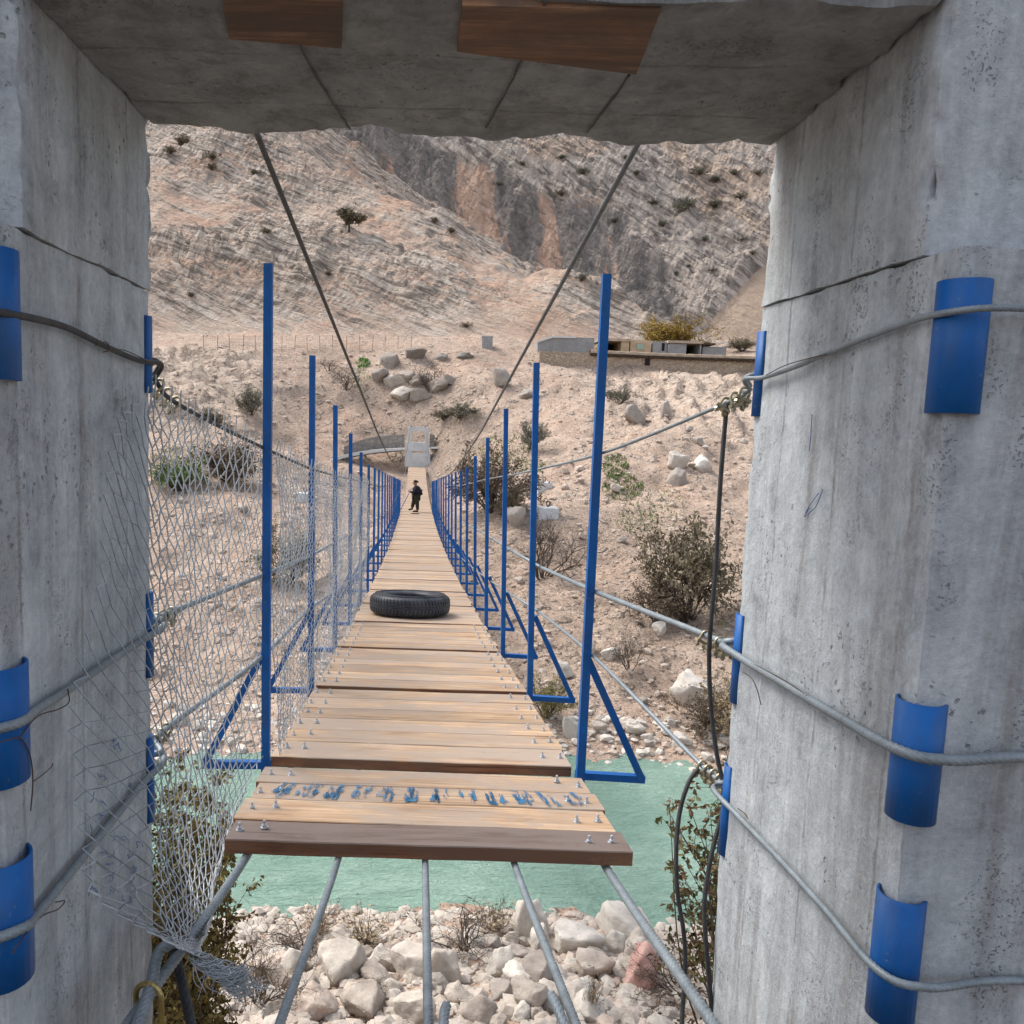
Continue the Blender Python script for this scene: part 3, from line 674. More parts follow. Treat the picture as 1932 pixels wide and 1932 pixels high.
# plain beyond, one sheet to the horizon, lying under everything
b = MB(); b.add([(-1500,-600,-14),(1500,-600,-14),(1500,1500,-14),(-1500,1500,-14)], [(0,1,2,3)]); tag(b.build('terrain', MAT['ground']), kind='structure')
# river
b = MB(); gx = np.linspace(-120, 120, 60); gy = np.linspace(9, 32, 24); X, Y = np.meshgrid(gx, gy)
b.grid(np.stack([X, Y, np.full_like(X, WZ)], -1)); tag(b.build('river', MAT['water'], smooth=True), kind='structure')

def hit(vx, vy, t0=4.0, t1=480.0):
    """where the sight line from the viewpoint meets the land (used to measure where things stand)"""
    d = ray(vx, vy); d = d/d[1]
    for fn, a, bb in ((z_ground, t0, 112), (z_hill, 108, 280), (z_mount, 240, t1)):
        t = np.geomspace(a, bb, 150); p = CAM + d[None]*t[:, None]
        below = p[:, 2] < fn(p[:, 0], p[:, 1]); k = np.argmax(below)
        if below[k] and (k > 0 or fn is not z_ground):
            if k == 0: return p[0]
            t = np.linspace(t[k-1], t[k], 20); p = CAM + d[None]*t[:, None]
            return p[np.argmax(p[:, 2] < fn(p[:, 0], p[:, 1]))]
    return CAM + d*60
# ------------------------------------------------------------------ near gate of raw concrete
YF, YN, YU, ZJ, ZL = 2.72, 1.73, 1.85, 1.985, 2.49
XL, XR = -0.891, 1.086
def vnoise(p, sc, o=3):
    return np.stack([fbm(p*sc, o), fbm(p*sc+41.3, o), fbm(p*sc+83.9, o)], -1)
def rough_box(b, lo, hi, step=0.03, amp=0.004, edge=0.008, extra=None, keep=1.0):
    lo = np.array(lo, float); hi = np.array(hi, float)
    for ax in range(3):
        u, v = (ax+1) % 3, (ax+2) % 3
        nu = max(2, int((hi[u]-lo[u])/step)+1); nv = max(2, int((hi[v]-lo[v])/step)+1)
        A, Bm = np.meshgrid(np.linspace(lo[u], hi[u], nu), np.linspace(lo[v], hi[v], nv))
        for side in (0, 1):
            p = np.zeros(A.shape+(3,)); p[..., u] = A; p[..., v] = Bm; p[..., ax] = hi[ax] if side else lo[ax]
            c = (lo+hi)/2
            dist = np.minimum(p-lo, hi-p)                      # distance to each pair of faces
            near = np.sort(dist, -1)[..., 1]                   # distance to the nearest arris
            e = np.exp(-(near/0.022)**2)
            chip = np.clip(fbm(p*9.0, 4)+0.15, 0, 1.2)*e*np.clip((p[..., 2]-lo[2]-0.02)/0.10, keep, 1)
            d = vnoise(p, 3.0)*amp + vnoise(p, 22.0, 2)*amp*0.25
            dirn = (c-p)/(np.linalg.norm(c-p, axis=-1, keepdims=True)+1e-9)
            # pull arrises inwards where chipped
            inn = np.where(dist < 0.02, np.sign(c-p), 0.0)
            q = p + d + inn*(chip*edge)[..., None]
            if extra is not None: q = q + extra(p)
            b.grid(q, flip=(side == 0))
gate = empty('concrete_gate', ((XL+XR)/2, 2.2, -0.7), 'raw grey concrete gate frame in the foreground at the near end of the footbridge', 'gate')
for sx, x0, x1 in (('l', XL-0.62, XL), ('r', XR, XR+0.62)):
    b = MB(); rough_box(b, (x0, YN, -1.6), (x1, YF, ZJ-0.0015), 0.03, 0.004, 0.005)
    b.build('pillar', MAT['concrete'], gate, smooth=True)
    # second pour above the cold joint, set a little inwards and rougher
    dx = 0.008
    b = MB(); rough_box(b, (x0 if sx == 'l' else x0-dx, YU, ZJ+0.0015), (x1+dx if sx == 'l' else x1, YF-0.004, 3.35), 0.022, 0.007, 0.034, None, 0.15)
    b.build('pillar_head', MAT['concrete'], gate, smooth=True)
def sag(p):
    q = np.zeros_like(p); m = np.clip((ZL+0.12-p[..., 2])/0.1, 0, 1)*np.exp(-((YF-p[..., 1])/0.07)**2)
    q[..., 2] = m*(0.03*fbm(np.stack([p[..., 0]*2.2, p[..., 0]*0, p[..., 0]*0], -1), 3)-0.004)
    q[..., 2] += np.clip((ZL+0.12-p[..., 2])/0.1, 0, 1)*0.006*fbm(p*2.5, 3)
    return q
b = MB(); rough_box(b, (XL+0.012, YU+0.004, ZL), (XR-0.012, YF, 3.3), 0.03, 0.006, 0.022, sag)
b.build('lintel', MAT['shaded_concrete'], gate, smooth=True)
# two boards left in the soffit by the formwork
def soffit(px, z): return np.array([atZ(x, y, z) for x, y in px])
for px in (((424, 8), (648, 8), (645, 92), (432, 74)), ((872, 12), (1236, 38), (1200, 141), (862, 98))):
    q = soffit(px, ZL-0.012); q[:2, 1] = np.maximum(YU+0.02, q[:2, 1]-0.05)
    b = MB(); top = q.copy(); top[:, 2] = ZL+0.03
    b.add(np.vstack([q, top]), [(0,1,2,3),(7,6,5,4),(0,4,5,1),(1,5,6,2),(2,6,7,3),(3,7,4,0)])
    o = b.build('formwork_board', MAT['board'], gate)
    at = o.data.attributes.new('tint', 'FLOAT', 'POINT'); at.data.foreach_set('value', [random.random()]*8)
# thin dark diagonal lines along the soffit, built as tubes
for px in (((527, 0), (560, 75), (600, 150), (660, 243)), ((1030, 0), (1002, 75), (962, 160), (918, 240)), ((1188, 142), (1150, 195), (1108, 250))):
    p = spline(soffit(px, ZL-0.006), 24); p[:, :2] += 0.003*np.stack([pnoise(p*20), pnoise(p*20+9)], -1)[:, :2]
    b = MB(); b.tube(p, 0.0035+0.0025*pnoise(p*9), 6); b.build('soffit_line', MAT['cable_dark'], gate)
# quarter-pipe corner guards in blue
def guard(cx, cy, sx, sy, z0, z1, r=0.036, th=0.006, name='corner_guard'):
    """split pipe hugging the arris at (cx, cy); the pillar lies towards (sx, sy)"""
    b = MB(); n = 14
    a0 = math.atan2(-sy, -sx); ang = np.linspace(a0-R(100), a0+R(100), n)
    ox, oy = cx+sx*r*0.55, cy+sy*r*0.55
    ring = lambda rr, z: [(ox+rr*math.cos(a), oy+rr*math.sin(a), z) for a in ang]
    V = ring(r, z0)+ring(r, z1)+ring(r-th, z0)+ring(r-th, z1); f = []
    for i in range(n-1):
        f += [(i, i+1, n+i+1, n+i), (2*n+i+1, 2*n+i, 3*n+i, 3*n+i+1), (n+i, n+i+1, 3*n+i+1, 3*n+i), (i+1, i, 2*n+i, 2*n+i+1)]
    f += [(0, n, 3*n, 2*n), (n-1, 3*n-1, 4*n-1, 2*n-1)]
    b.add(V, f); b.build(name, MAT['blue'], gate, smooth=True)
zz = lambda vx, vy, X: atX(vx, vy, X)[2]
for y0, y1, x in ((485, 720, 38), (1250, 1472, 24), (1622, 1860, 22)):
    guard(XL, YN, -1, 1, zz(x, y1, XL), zz(x, y0, XL), 0.072)
    guard(XR, YN, 1, 1, zz(x, y1, XL)-0.01, zz(x, y0, XL)-0.01, 0.05)
for y0, y1, x in ((598, 742, 285), (1115, 1272, 276), (1385, 1542, 268)):
    guard(XL, YF, -1, -1, atY(x, y1, YF)[2], atY(x, y0, YF)[2], 0.034)
for y0, y1, x in ((627, 786, 1436), (1157, 1322, 1408), (1440, 1606, 1392)):
    guard(XR, YF, 1, -1, atY(x, y1, YF)[2], atY(x, y0, YF)[2], 0.034)
# blue pen scrawls on the inner faces
def scrawl(strokes, X, off):
    for s in strokes:
        p = spline([atX(x, y, X+off) for x, y in s], 6*len(s)); b = MB(); b.tube(p, 0.0013, 4); b.build('pen_scrawl', MAT['ink'], gate)
scrawl([[(1532, 782), (1530, 820), (1527, 850)], [(1545, 930), (1530, 950), (1520, 968), (1527, 958), (1518, 975), (1530, 965), (1540, 955), (1552, 925)]], XR, -0.006)
scr = []
for k in range(26):
    x = 165+random.random()*95; y = 1395+random.random()*310; s = [(x, y)]
    for j in range(4): s.append((s[-1][0]+random.uniform(-3, 9), s[-1][1]+random.uniform(-11, 9)))
    scr.append(s)
scrawl(scr, XL, 0.006)

# ------------------------------------------------------------------ the footbridge
_Yz = np.array([3.1, 4.2, 6.05, 7.9, 10, 13.2, 19.3, 25.4, 36.5, 45.6, 61, 77, 80]); _zz = np.array([-.062, -.21, -.44, -.665, -.88, -1.2, -1.79, -2.25, -2.92, -3.2, -3.42, -2.92, -2.75])
_pz = np.polyfit(_Yz, _zz, 5)
def zd(Y): return np.polyval(_pz, Y) + 0.0
def xc(Y): return 0.085-0.0040*np.asarray(Y, float)
HW, TH = 0.80, 0.058
bridge = empty('footbridge', (0.08, 3.1, -0.06), 'long plank footbridge with blue steel posts hung on steel cables over the green river', 'bridge')
planks = []
def sections():
    s = [(3.08, 4.03, 4)]; y = 4.215
    while y < 76.6:
        s.append((y, y+1.765, 6)); y += 1.875
    return s
SECT = sections()
for si, (a, bb, n) in enumerate(SECT):
    w = np.ones(n)*(bb-a)/n; w *= RNG.uniform(0.88, 1.12, n); w *= (bb-a)/w.sum(); y = a
    for k in range(n):
        planks.append((y, y+w[k]-RNG.uniform(0.002, 0.006), si, k)); y += w[k]
def plank_mesh(b, y0, y1, first, fine, mat_top, mi_edge):
    j = RNG.uniform(-0.012, 0.012); nx = 24 if fine else 4
    X0 = xc(y0)-HW+j+RNG.uniform(-.006, .006); X1 = xc(y0)+HW+j+RNG.uniform(-.006, .006); tw = RNG.uniform(-.004, .004)
    xs = np.linspace(X0, X1, nx); dz = 0.003*pnoise(np.stack([xs*1.7, xs*0+y0*3, xs*0], -1)) + tw*(xs-(X0+X1)/2)
    we = 0.0035*pnoise(np.stack([xs*5, xs*0+y0*5, xs*0], -1)) if fine else xs*0
    z0, z1 = zd(y0), zd(y1); c = 0.004
    prof = [(y0, z0-TH), (y0, z0-c), (y0+c, z0), (y1-c, z1), (y1, z1-c), (y1, z1-TH)]
    V = np.array([[(x, py+(we[i] if m < 3 else 0), pz+dz[i]) for m, (py, pz) in enumerate(prof)] for i, x in enumerate(xs)])
    n = len(prof); f = []; mi = []
    for i in range(nx-1):
        for m in range(n):
            m2 = (m+1) % n; f.append((i*n+m, i*n+m2, (i+1)*n+m2, (i+1)*n+m)); mi.append(0 if m in (1, 2, 3, 5) else 1)
    f.append(tuple(range(n-1, -1, -1))); f.append(tuple((nx-1)*n+m for m in range(n))); mi += [1, 1]
    base = b.n
    b.v.append(V.reshape(-1, 3)); b.f.extend([tuple(i+base for i in q) for q in f]); b.m.extend(mi); b.n += nx*n
    return nx*n
rest = MB(); rest_t = []
def set_tint(o, vals):
    at = o.data.attributes.new('tint', 'FLOAT', 'POINT'); at.data.foreach_set('value', np.asarray(vals, np.float32))
def bolt(p, parent):
    b = MB(); b.lathe([(0.0165, 0), (0.0165, 0.003)], 10, p); 
    b.lathe([(0.0105, 0.003), (0.0115, 0.006), (0.0115, 0.012), (0.0105, 0.014)], 6, p); b.lathe([(0.006, 0.014), (0.006, 0.030), (0.0045, 0.032)], 8, p)
    b.build('bolt', MAT['bolt'], parent, smooth=False)
for i, (y0, y1, si, k) in enumerate(planks):
    t = RNG.random()
    if i < 96:
        b = MB(); nv = plank_mesh(b, y0, y1, k == 0, i < 40, None, 1)
        top = MAT['wood_dark'] if (si == 0 and k == 0) else MAT['wood']
        o = b.build('plank', [top, MAT['wood_edge']], bridge); set_tint(o, [t]*nv)
        if si == 0 and k == 0: o['label'] = 'dark weathered front plank'
        if i < 22:
            ym = (y0+y1)/2
            for sx in (-1, 1):
                for dx in (0.66, 0.755): bolt((xc(ym)+sx*dx+RNG.uniform(-.006, .006), ym+RNG.uniform(-.03, .03), zd(ym)+0.001), o)
        if si == 0 and k == 2:
            o['label'] = 'plank streaked with blue paint'
            b = MB()
            for x in np.linspace(-0.66, 0.70, 12):
                for q in range(random.randint(3, 6)):
                    xx = xc(y0)+x+random.uniform(-.035, .035); ww = random.uniform(.016, .042); sk = (x*0.05)+random.uniform(-.02, .012)
                    a0 = random.uniform(.008, .03); a1 = (y1-y0)-random.uniform(.004, .09)
                    if random.random() < 0.5: a0, a1 = random.uniform(.008, .1), (y1-y0)-.006
                    yy = np.linspace(y0+a0, y0+a1, 9); L = []; Rr = []
                    for m, y in enumerate(yy):
                        tt = m/8; wv = ww*(0.5+0.5*math.sin(math.pi*min(1, tt*1.3+.15)))*(1+.4*random.uniform(-1, 1)); cx = xx-sk*(tt-.5)
                        z = (zd(y0)*(1-(y-y0)/(y1-y0))+zd(y1)*(y-y0)/(y1-y0))+0.0055
                        L.append((cx-wv/2, y, z)); Rr.append((cx+wv/2, y, z))
                    b.grid(np.array([L, Rr]), flip=True)
            b.build('paint_streak', MAT['blue_streak'], o)
    else:
        nv = plank_mesh(rest, y0, y1, False, False, None, 1); rest_t += [t]*nv
o = rest.build('planking', [MAT['wood'], MAT['wood_edge']], bridge); set_tint(o, rest_t); o['kind'] = 'stuff'

# five deck cables under the planks, running back past the gate to their anchors
CR = [0.017, 0.0135, 0.0135, 0.0135, 0.0165]
tail_px = [(243, 1932), (528, 1932), (808, 1932), (1086, 1932), (1346, 1932)]
deck_cables = []
for i, off in enumerate((-0.71, -0.345, 0.0, 0.355, 0.72)):
    r = CR[i]
    far = [np.array((xc(y)+off, y, zd(y)-TH-r-0.003)) for y in np.concatenate([[4.15], np.linspace(5, 77.5, 40)])]
    p0 = np.array((xc(3.1)+off, 3.1, zd(3.1)-TH-r-0.003)); e = atY(*tail_px[i], 1.93)
    dv = e-p0; back = p0+dv*2.1
    near = spline([back, e, p0, far[0]], 900)
    b = MB(); b.tube(near, r, 24, lobes=6, pitch=r*8); b.tube(np.array(far), r, 6)
    deck_cables.append(b.build('deck_cable', MAT['cable'], bridge, smooth=True))
    # returned end, clipped back along the cable
    if i in (0, 2, 3):
        pts = {0: [atY(330, 1778, 2.25), atY(300, 1800, 2.2), atY(285, 1860, 2.05), atY(262, 1932, 1.9), atY(225, 2000, 1.78)],
               2: [atY(842, 1900, 1.98), atY(838, 1920, 1.93), atY(834, 1990, 1.8)],
               3: [atY(1040, 1880, 2.02), atY(1052, 1905, 1.96), atY(1075, 1960, 1.86), atY(1095, 2010, 1.77)]}[i]
        pts = [q+np.array((0, 0, 0.004)) for q in pts]
        b = MB(); b.tube(spline(pts, 200), r, 24, lobes=6, pitch=r*8); b.build('cable_end', MAT['cable'], deck_cables[-1], smooth=True)
# second leg of the left outer cable, slack behind it, and the U-bolt that holds both
b = MB(); b.tube(spline([atY(325, 1775, 2.3), atY(338, 1830, 2.3), atY(352, 1890, 2.2), atY(365, 1950, 2.1)], 50), 0.015, 24, lobes=6, pitch=.2)
b.build('cable_end', MAT['cable_dark'], deck_cables[0], smooth=True)
def ubolt(parent, c, ax, side, w, h, r, mat, name='cable_clamp', saddle=True):
    """wire-rope clip: U of rod over the cables, saddle block and two nuts; ax = cable direction, side = across, third = U axis"""
    ax = np.array(ax, float); ax /= np.linalg.norm(ax); side = np.array(side, float); side -= ax*(side@ax); side /= np.linalg.norm(side); up = np.cross(ax, side)
    if up[2] < 0: up = -up
    c = np.array(c, float); P = []
    P.append(c-side*w-up*h)
    for a in np.linspace(180, 0, 11): P.append(c+side*w*math.cos(R(a))+up*w*math.sin(R(a)))
    P.append(c+side*w-up*h)
    b = MB(); b.tube(np.array(P), r, 8)
    if saddle:
        if saddle != 'nuts': b.bar(c-side*(w+2*r)-up*h*0.55, c+side*(w+2*r)-up*h*0.55, r*4.2, r*2.2, up=tuple(up))
        for s in (-1, 1):
            q = c+side*w*s-up*h*0.80; M = []
            for z, rr in ((-.9*r, 2*r), (.9*r, 2*r)):
                M.append([q+up*z+rr*(math.cos(t)*side+math.sin(t)*ax) for t in np.linspace(0, 2*math.pi, 6, endpoint=False)])
            V = np.array(M).reshape(-1, 3); b.add(V, [tuple(range(6)), tuple(range(11, 5, -1))]+[(j, j+6, (j+1) % 6+6, (j+1) % 6) for j in range(6)])
    return b.build(name, mat, parent, smooth=False)
e0 = atY(280, 1880, 2.03); dv = atY(243, 1932, 1.93)-e0
ubolt(deck_cables[0], e0, dv, (1, 0.1, 0), 0.036, 0.085, 0.0080, MAT['brass'], 'shackle', 'nuts')

# posts: square tube with an outrigger bar and a raking strut, in pairs
ztop = lambda Y: np.interp(Y, [4.16, 6.03, 7.9, 9.8, 11.7, 13.6, 43, 50], [2.33, 2.02, 1.71, 1.40, 1.10, 0.82, -1.64, -2.0])
zb = lambda Y: zd(Y)-0.09
PX = 0.826
npost = 0
for k in range(21):
    Y = 4.155+1.875*k
    if Y > 42: break
    for sx in (-1, 1):
        x = xc(Y)+sx*PX; lean = (0.0 if sx < 0 else 0.0)
        top = np.array((x+RNG.uniform(-.008, .008)-(0.006 if k == 0 else 0.075 if sx > 0 else 0.035), Y, ztop(Y)+RNG.uniform(-.01, .01))); bot = np.array((x, Y, zb(Y)))
        b = MB(); b.bar(bot, top, 0.042, 0.042, up=(0, 1, 0))
        po = b.build('post', MAT['blue'], bridge)
        zz0 = zb(Y)+0.05; out = np.array((x+sx*0.345, Y, zz0-0.01))
        b = MB(); b.bar((x-sx*0.02, Y+0.03, zz0), out+np.array((0, .03, 0)), 0.038, 0.038, up=(0, 0, 1)); b.build('outrigger', MAT['blue'], po)
        b = MB(); b.bar(out+np.array((-sx*.015, .03, 0)), (x+sx*0.012, Y+0.03, zb(Y)+0.68), 0.036, 0.036, up=(0, 1, 0)); b.build('strut', MAT['blue'], po)

# main suspension cables, one each side, slung from gate to gate
def main_cable(px, X, label, mat):
    d = np.array([atX(x, y, X) for x, y in px]); c = np.polyfit(d[:, 1], d[:, 2], 1)
    z0 = np.polyval(c, 2.3); Ys = np.linspace(2.3, 79.2, 120)
    yl = 30.0; z30 = np.polyval(c, yl)
    xf = -0.25+(X-0.08)*0.8
    z = np.where(Ys < 14, np.polyval(c, Ys), 0)
    s = c[0]; z14 = np.polyval(c, 14.0); L = 79.2-14
    q = (0.62-z14-s*L)/L**2
    z = np.where(Ys < 14, z, z14+s*(Ys-14)+q*(Ys-14)**2)
    xs = X+(xf-X)*(Ys-2.3)/(79.2-2.3)
    xs = np.where(Ys < 14, X, X+(xf-X)*(Ys-14)/(79.2-14))
    p = np.stack([xs, Ys, z], -1)
    b = MB()
    nr = p[p[:, 1] < 16]; nr = spline(nr, 900); b.tube(nr, 0.0165, 12, lobes=6, pitch=0.14)
    fr = np.vstack([nr[-1:], p[p[:, 1] >= 16]]); b.tube(fr, 0.0165, 6)
    bk = spline([p[0], (X, 1.9, z0-.03), (X*1.1, 0.5, z0-0.55), (X*1.6, -9, -0.7)], 60); b.tube(bk, 0.0165, 12)
    o = b.build('suspension_cable', mat, smooth=True); tag(o, label, 'cable', 'main suspension cables'); return o
main_cable([(486, 252), (560, 430), (620, 600), (690, 760), (722, 840)], -0.85, 'thick black suspension cable sloping down from the lintel to the left of the bridge deck', MAT['cable_dark'])
main_cable([(1213, 264), (1130, 408), (1050, 548), (1000, 640), (950, 735), (900, 830)], 1.05, 'thick grey suspension cable sloping down from the lintel to the right of the bridge deck', MAT['cable_mid'])

# side cables looped round the pillars and running along the posts
def clamp_row(parent, a, bb, n, mat):
    a = np.array(a); bb = np.array(bb); d = bb-a
    for i in range(n):
        q = a+d*(i+0.5)/n
        ubolt(parent, q, d, np.cross(d, (0.25+0.3*random.uniform(-1, 1), -0.6, 0.75)), 0.017, 0.052, 0.0052, mat)
def tie(parent, pts, r=0.0016, mat='rust_wire', name='tie_wire'):
    b = MB(); b.tube(spline(pts, 8*len(pts)), r, 5); return b.build(name, MAT[mat], parent)
def along(heights, sx, y0):
    """points following the posts: height above deck tends to the last value"""
    out = []
    for k in range(0, 36):
        Y = 4.155+1.875*k
        if Y < y0-0.1: continue
        if Y > 74: break
        h = np.interp(Y, heights[0], heights[1]); out.append((xc(Y)+sx*(PX+0.03), Y, zd(Y)+h))
    return out
def hz(px, Y): return atY(*px, Y)[2]-zd(Y)
def side_cable(sx, loop, clampA, clampB, marks, label, r, n_cl=4, tails=(), mat='cable', front=None, group='side cables looped round the gate pillars'):
    Xf = XL+0.012+r if sx < 0 else XR-0.012-r
    lp = [atX(x, y, Xf) for x, y in loop]
    A = atY(*clampA); Bq = atY(*clampB)
    cor = np.array((XL-0.02, YN-0.07, 0)) if sx < 0 else np.array((XR+0.02, YN-0.07, 0))
    zf = lp[0][2]+(lp[0][2]-lp[1][2])*0.25
    start = [np.array((cor[0]+sx*0.625, YF-0.2, zf-0.03)), np.array((cor[0]+sx*0.635, YN+0.1, zf-0.02)), np.array((cor[0]+sx*0.60, YN+0.03, zf-0.02)), np.array((cor[0]+sx*0.5, YN-0.0, zf-0.01)), np.array((cor[0]+sx*0.2, YN-0.025, zf)), np.array((cor[0]+sx*0.03, YN-0.055, zf)), np.array((Xf-sx*0.004, YN+0.0, lp[0][2]*0.5+zf*0.5))]
    lp2 = [q for q in lp if q[1] > YN+0.06]
    fc = np.array((Xf-sx*0.012, YF+0.02, lp2[-1][2]-(0.0)))
    pth = spline(start+lp2+[fc, A], 700)
    hs = ([q[1] for q in marks], [hz(q[0], q[1]) for q in marks])
    run = [np.array(q) for q in along(hs, sx, marks[0][1])]
    o = None; b = MB(); b.tube(pth, r, 18, lobes=6, pitch=r*8)
    mid = spline([A, Bq, run[0], run[1]], 600); b.tube(mid, r, 18, lobes=6, pitch=r*8)
    b.tube(np.array(run[1:]), r, 6)
    # return leg round the back of the pillar
    bk = spline([A+np.array((0, 0, .012)), np.array((fc[0]+sx*.03, YF+0.035, fc[2]+.015)), np.array((fc[0]+sx*.3, YF+0.03, fc[2]+0.02)), np.array((fc[0]+sx*.68, YF+0.03, fc[2]+0.02))], 60); b.tube(bk, r, 14, lobes=6, pitch=r*14)
    o = b.build('side_cable', MAT[mat], smooth=True); tag(o, label, 'cable', group)
    clamp_row(o, A, Bq, n_cl, MAT['zinc'])
    for tp in tails:
        b = MB(); b.tube(spline(tp, 80), 0.0085, 14, lobes=6, pitch=0.10); b.build('cable_tail', MAT['cable_dark'], o, smooth=True)
    return o
C_rt = side_cable(1, [(1700, 612), (1557, 668), (1500, 692), (1440, 712)], (1415, 735, 2.84), (1362, 764, 3.02), [((1117, 853), 4.155), ((1004, 882), 6.03), ((905, 903), 11.0), ((850, 915), 24)],
    'topmost steel cable on the right pillar, its clamps in line with the stone wall', 0.0075, 3,
    [[atY(x, y, Y) for x, y, Y in ((1372, 762, 2.98), (1368, 800, 2.98), (1360, 900, 2.96), (1354, 1000, 2.95), (1350, 1080, 2.93), (1340, 1190, 2.92), (1338, 1260, 2.92), (1342, 1340, 2.9), (1352, 1420, 2.88), (1366, 1490, 2.85), (1362, 1540, 2.82), (1345, 1600, 2.8), (1330, 1690, 2.76), (1330, 1750, 2.73), (1338, 1850, 2.7), (1345, 1940, 2.68), (1350, 2050, 2.6))]], 'cable')
C_rm = side_cable(1, [(1720, 1432), (1557, 1337), (1480, 1290), (1412, 1250)], (1378, 1222, 2.86), (1326, 1196, 3.05), [((1103, 1116), 4.155), ((1000, 1069), 6.03), ((885, 1005), 11.0), ((840, 960), 24)],
    'middle steel cable on the right pillar, thick, with clamps beside the bare bush', 0.0125, 4)
C_rl = side_cable(1, [(1700, 1880), (1557, 1716), (1470, 1620), (1398, 1545)], (1376, 1482, 2.86), (1320, 1440, 3.04), [((1092, 1236), 4.155), ((1000, 1152), 6.03), ((905, 1085), 11.0), ((850, 1020), 24)],
    'lowest steel cable on the right pillar, clamps above the leafy branches', 0.0095, 5,
    [[atY(x, y, Y) for x, y, Y in ((1318, 1450, 3.0), (1300, 1475, 2.98), (1283, 1530, 2.95), (1276, 1600, 2.9), (1278, 1680, 2.86), (1290, 1760, 2.82), (1293, 1830, 2.8), (1288, 1900, 2.76), (1284, 1980, 2.7))]])
C_lt = side_cable(-1, [(20, 594), (120, 616), (200, 654), (262, 680)], (291, 716, 2.80), (340, 765, 3.0), [((507, 845), 4.155), ((591, 885), 6.03), ((660, 906), 11.0), ((720, 916), 24)],
    'topmost steel cable on the left pillar, carrying the upper edge of the wire mesh', 0.0085, 3, (), 'cable_dark')
C_lm = side_cable(-1, [(20, 1371), (70, 1338), (130, 1300), (200, 1252), (262, 1212)], (290, 1170, 2.82), (330, 1152, 3.0), [((499, 1086), 4.155), ((590, 1050), 6.03), ((680, 1000), 11.0), ((730, 960), 24)],
    'middle steel cable on the left pillar, running on behind the wire mesh', 0.0115, 3)
C_ll = side_cable(-1, [(20, 1775), (70, 1725), (130, 1650), (170, 1600), (262, 1486)], (287, 1402, 2.82), (322, 1368, 3.0), [((500, 1240), 4.155), ((590, 1150), 6.03), ((680, 1085), 11.0), ((730, 1020), 24)],
    'lowest steel cable on the left pillar, thick, crossing above the torn end of the mesh', 0.0125, 3)
# stray tie wires twisted round the loops
X1 = XL+0.035
tie(C_lm, [atX(x, y, X1) for x, y in ((0, 1400), (30, 1392), (45, 1400), (58, 1430), (62, 1475), (58, 1530))])
tie(C_lm, [atX(x, y, X1) for x, y in ((35, 1395), (70, 1352), (110, 1338), (130, 1325), (128, 1300))])
tie(C_lm, [atX(x, y, X1) for x, y in ((62, 1475), (80, 1462), (97, 1447), (100, 1440))], 0.0012)
tie(C_ll, [atX(x, y, X1) for x, y in ((22, 1800), (50, 1760), (80, 1728), (110, 1715), (122, 1700), (105, 1702))])
tie(C_lt, [atX(x, y, X1) for x, y in ((180, 652), (200, 645), (206, 660), (195, 664), (230, 660), (268, 676), (290, 690))])
X2 = XR-0.03
tie(C_rm, [atX(x, y, X2) for x, y in ((1402, 1268), (1418, 1280), (1428, 1300), (1436, 1330))])
tie(C_rm, [atX(x, y, X2) for x, y in ((1405, 1245), (1440, 1262), (1490, 1290), (1530, 1318))])
tie(C_rt, [atX(x, y, X2) for x, y in ((1445, 708), (1480, 690), (1520, 678), (1560, 668))])
tie(C_rl, [atX(x, y, X2) for x, y in ((1392, 1525), (1405, 1535), (1412, 1545))])

# ------------------------------------------------------------------ chain-link mesh along the left posts, torn at the near end
CC = [[(285,735),(232,790),(205,880),(185,1030),(158,1190),(132,1330),(136,1480),(148,1600),(160,1680),(250,1752),(335,1792)],
      [(292,742),(290,850),(290,1000),(288,1150),(290,1300),(292,1420),(290,1520),(288,1620),(292,1690),(325,1765),(350,1799)],
      [(362,776),(352,900),(346,1050),(342,1200),(346,1300),(352,1420),(346,1540),(342,1630),(346,1700),(356,1770),(362,1804)],
      [(440,812),(430,930),(425,1080),(425,1220),(420,1330),(408,1440),(411,1540),(408,1630),(398,1710),(383,1770),(371,1808)],
      [(507,845),(505,960),(503,1090),(502,1200),(501,1300),(497,1400),(468,1480),(432,1560),(408,1650),(397,1735),(378,1810)]]
NV = 64
cu = []
for u, c in enumerate(CC):
    cols = []; L = len(c)-1
    for i, (x, y) in enumerate(c):
        v = i/L; Xp = -0.825 if u < 2 else (-0.80 if u < 4 else -0.785)
        Xp = Xp + (0.24)*max(0, (v-0.62)/0.38)**1.6
        cols.append(atX(x, y, Xp))
    cu.append(spline(cols, NV))
cu = np.array(cu)                                  # 5 x NV x 3
us = np.array([0, 0.13, 0.36, 0.70, 1.0])
NA = 38
def colA(u):
    k = min(np.searchsorted(us, u, side='right')-1, 3); w = (u-us[k])/(us[k+1]-us[k])
    w2 = w
    return cu[k]*(1-w2)+cu[k+1]*w2
hs = ([4.155, 6.03, 11.0, 24], [hz((507, 845), 4.155), hz((591, 885), 6.03), hz((660, 906), 11.0), hz((720, 916), 24)])
def colB(Y):
    h = np.interp(Y, *hs)+0.03*math.sin(Y*3.3)*0.3; v = np.linspace(0, 1, NV)
    bil = 0.035*np.sin(v*9+Y*1.3)+0.03*math.sin(Y*2.1)
    x = xc(Y)-PX+0.026+bil*np.minimum(1, v*5)*np.clip(1.25-v, 0.15, 1)*0.7
    z = zd(Y)+h*(1-v)+(-0.02)*v
    return np.stack([x, np.full(NV, Y)+0.04*np.sin(v*7+Y*2)*v, z], -1)
cellB = 0.062; NB = int((12.6-4.155)/cellB)
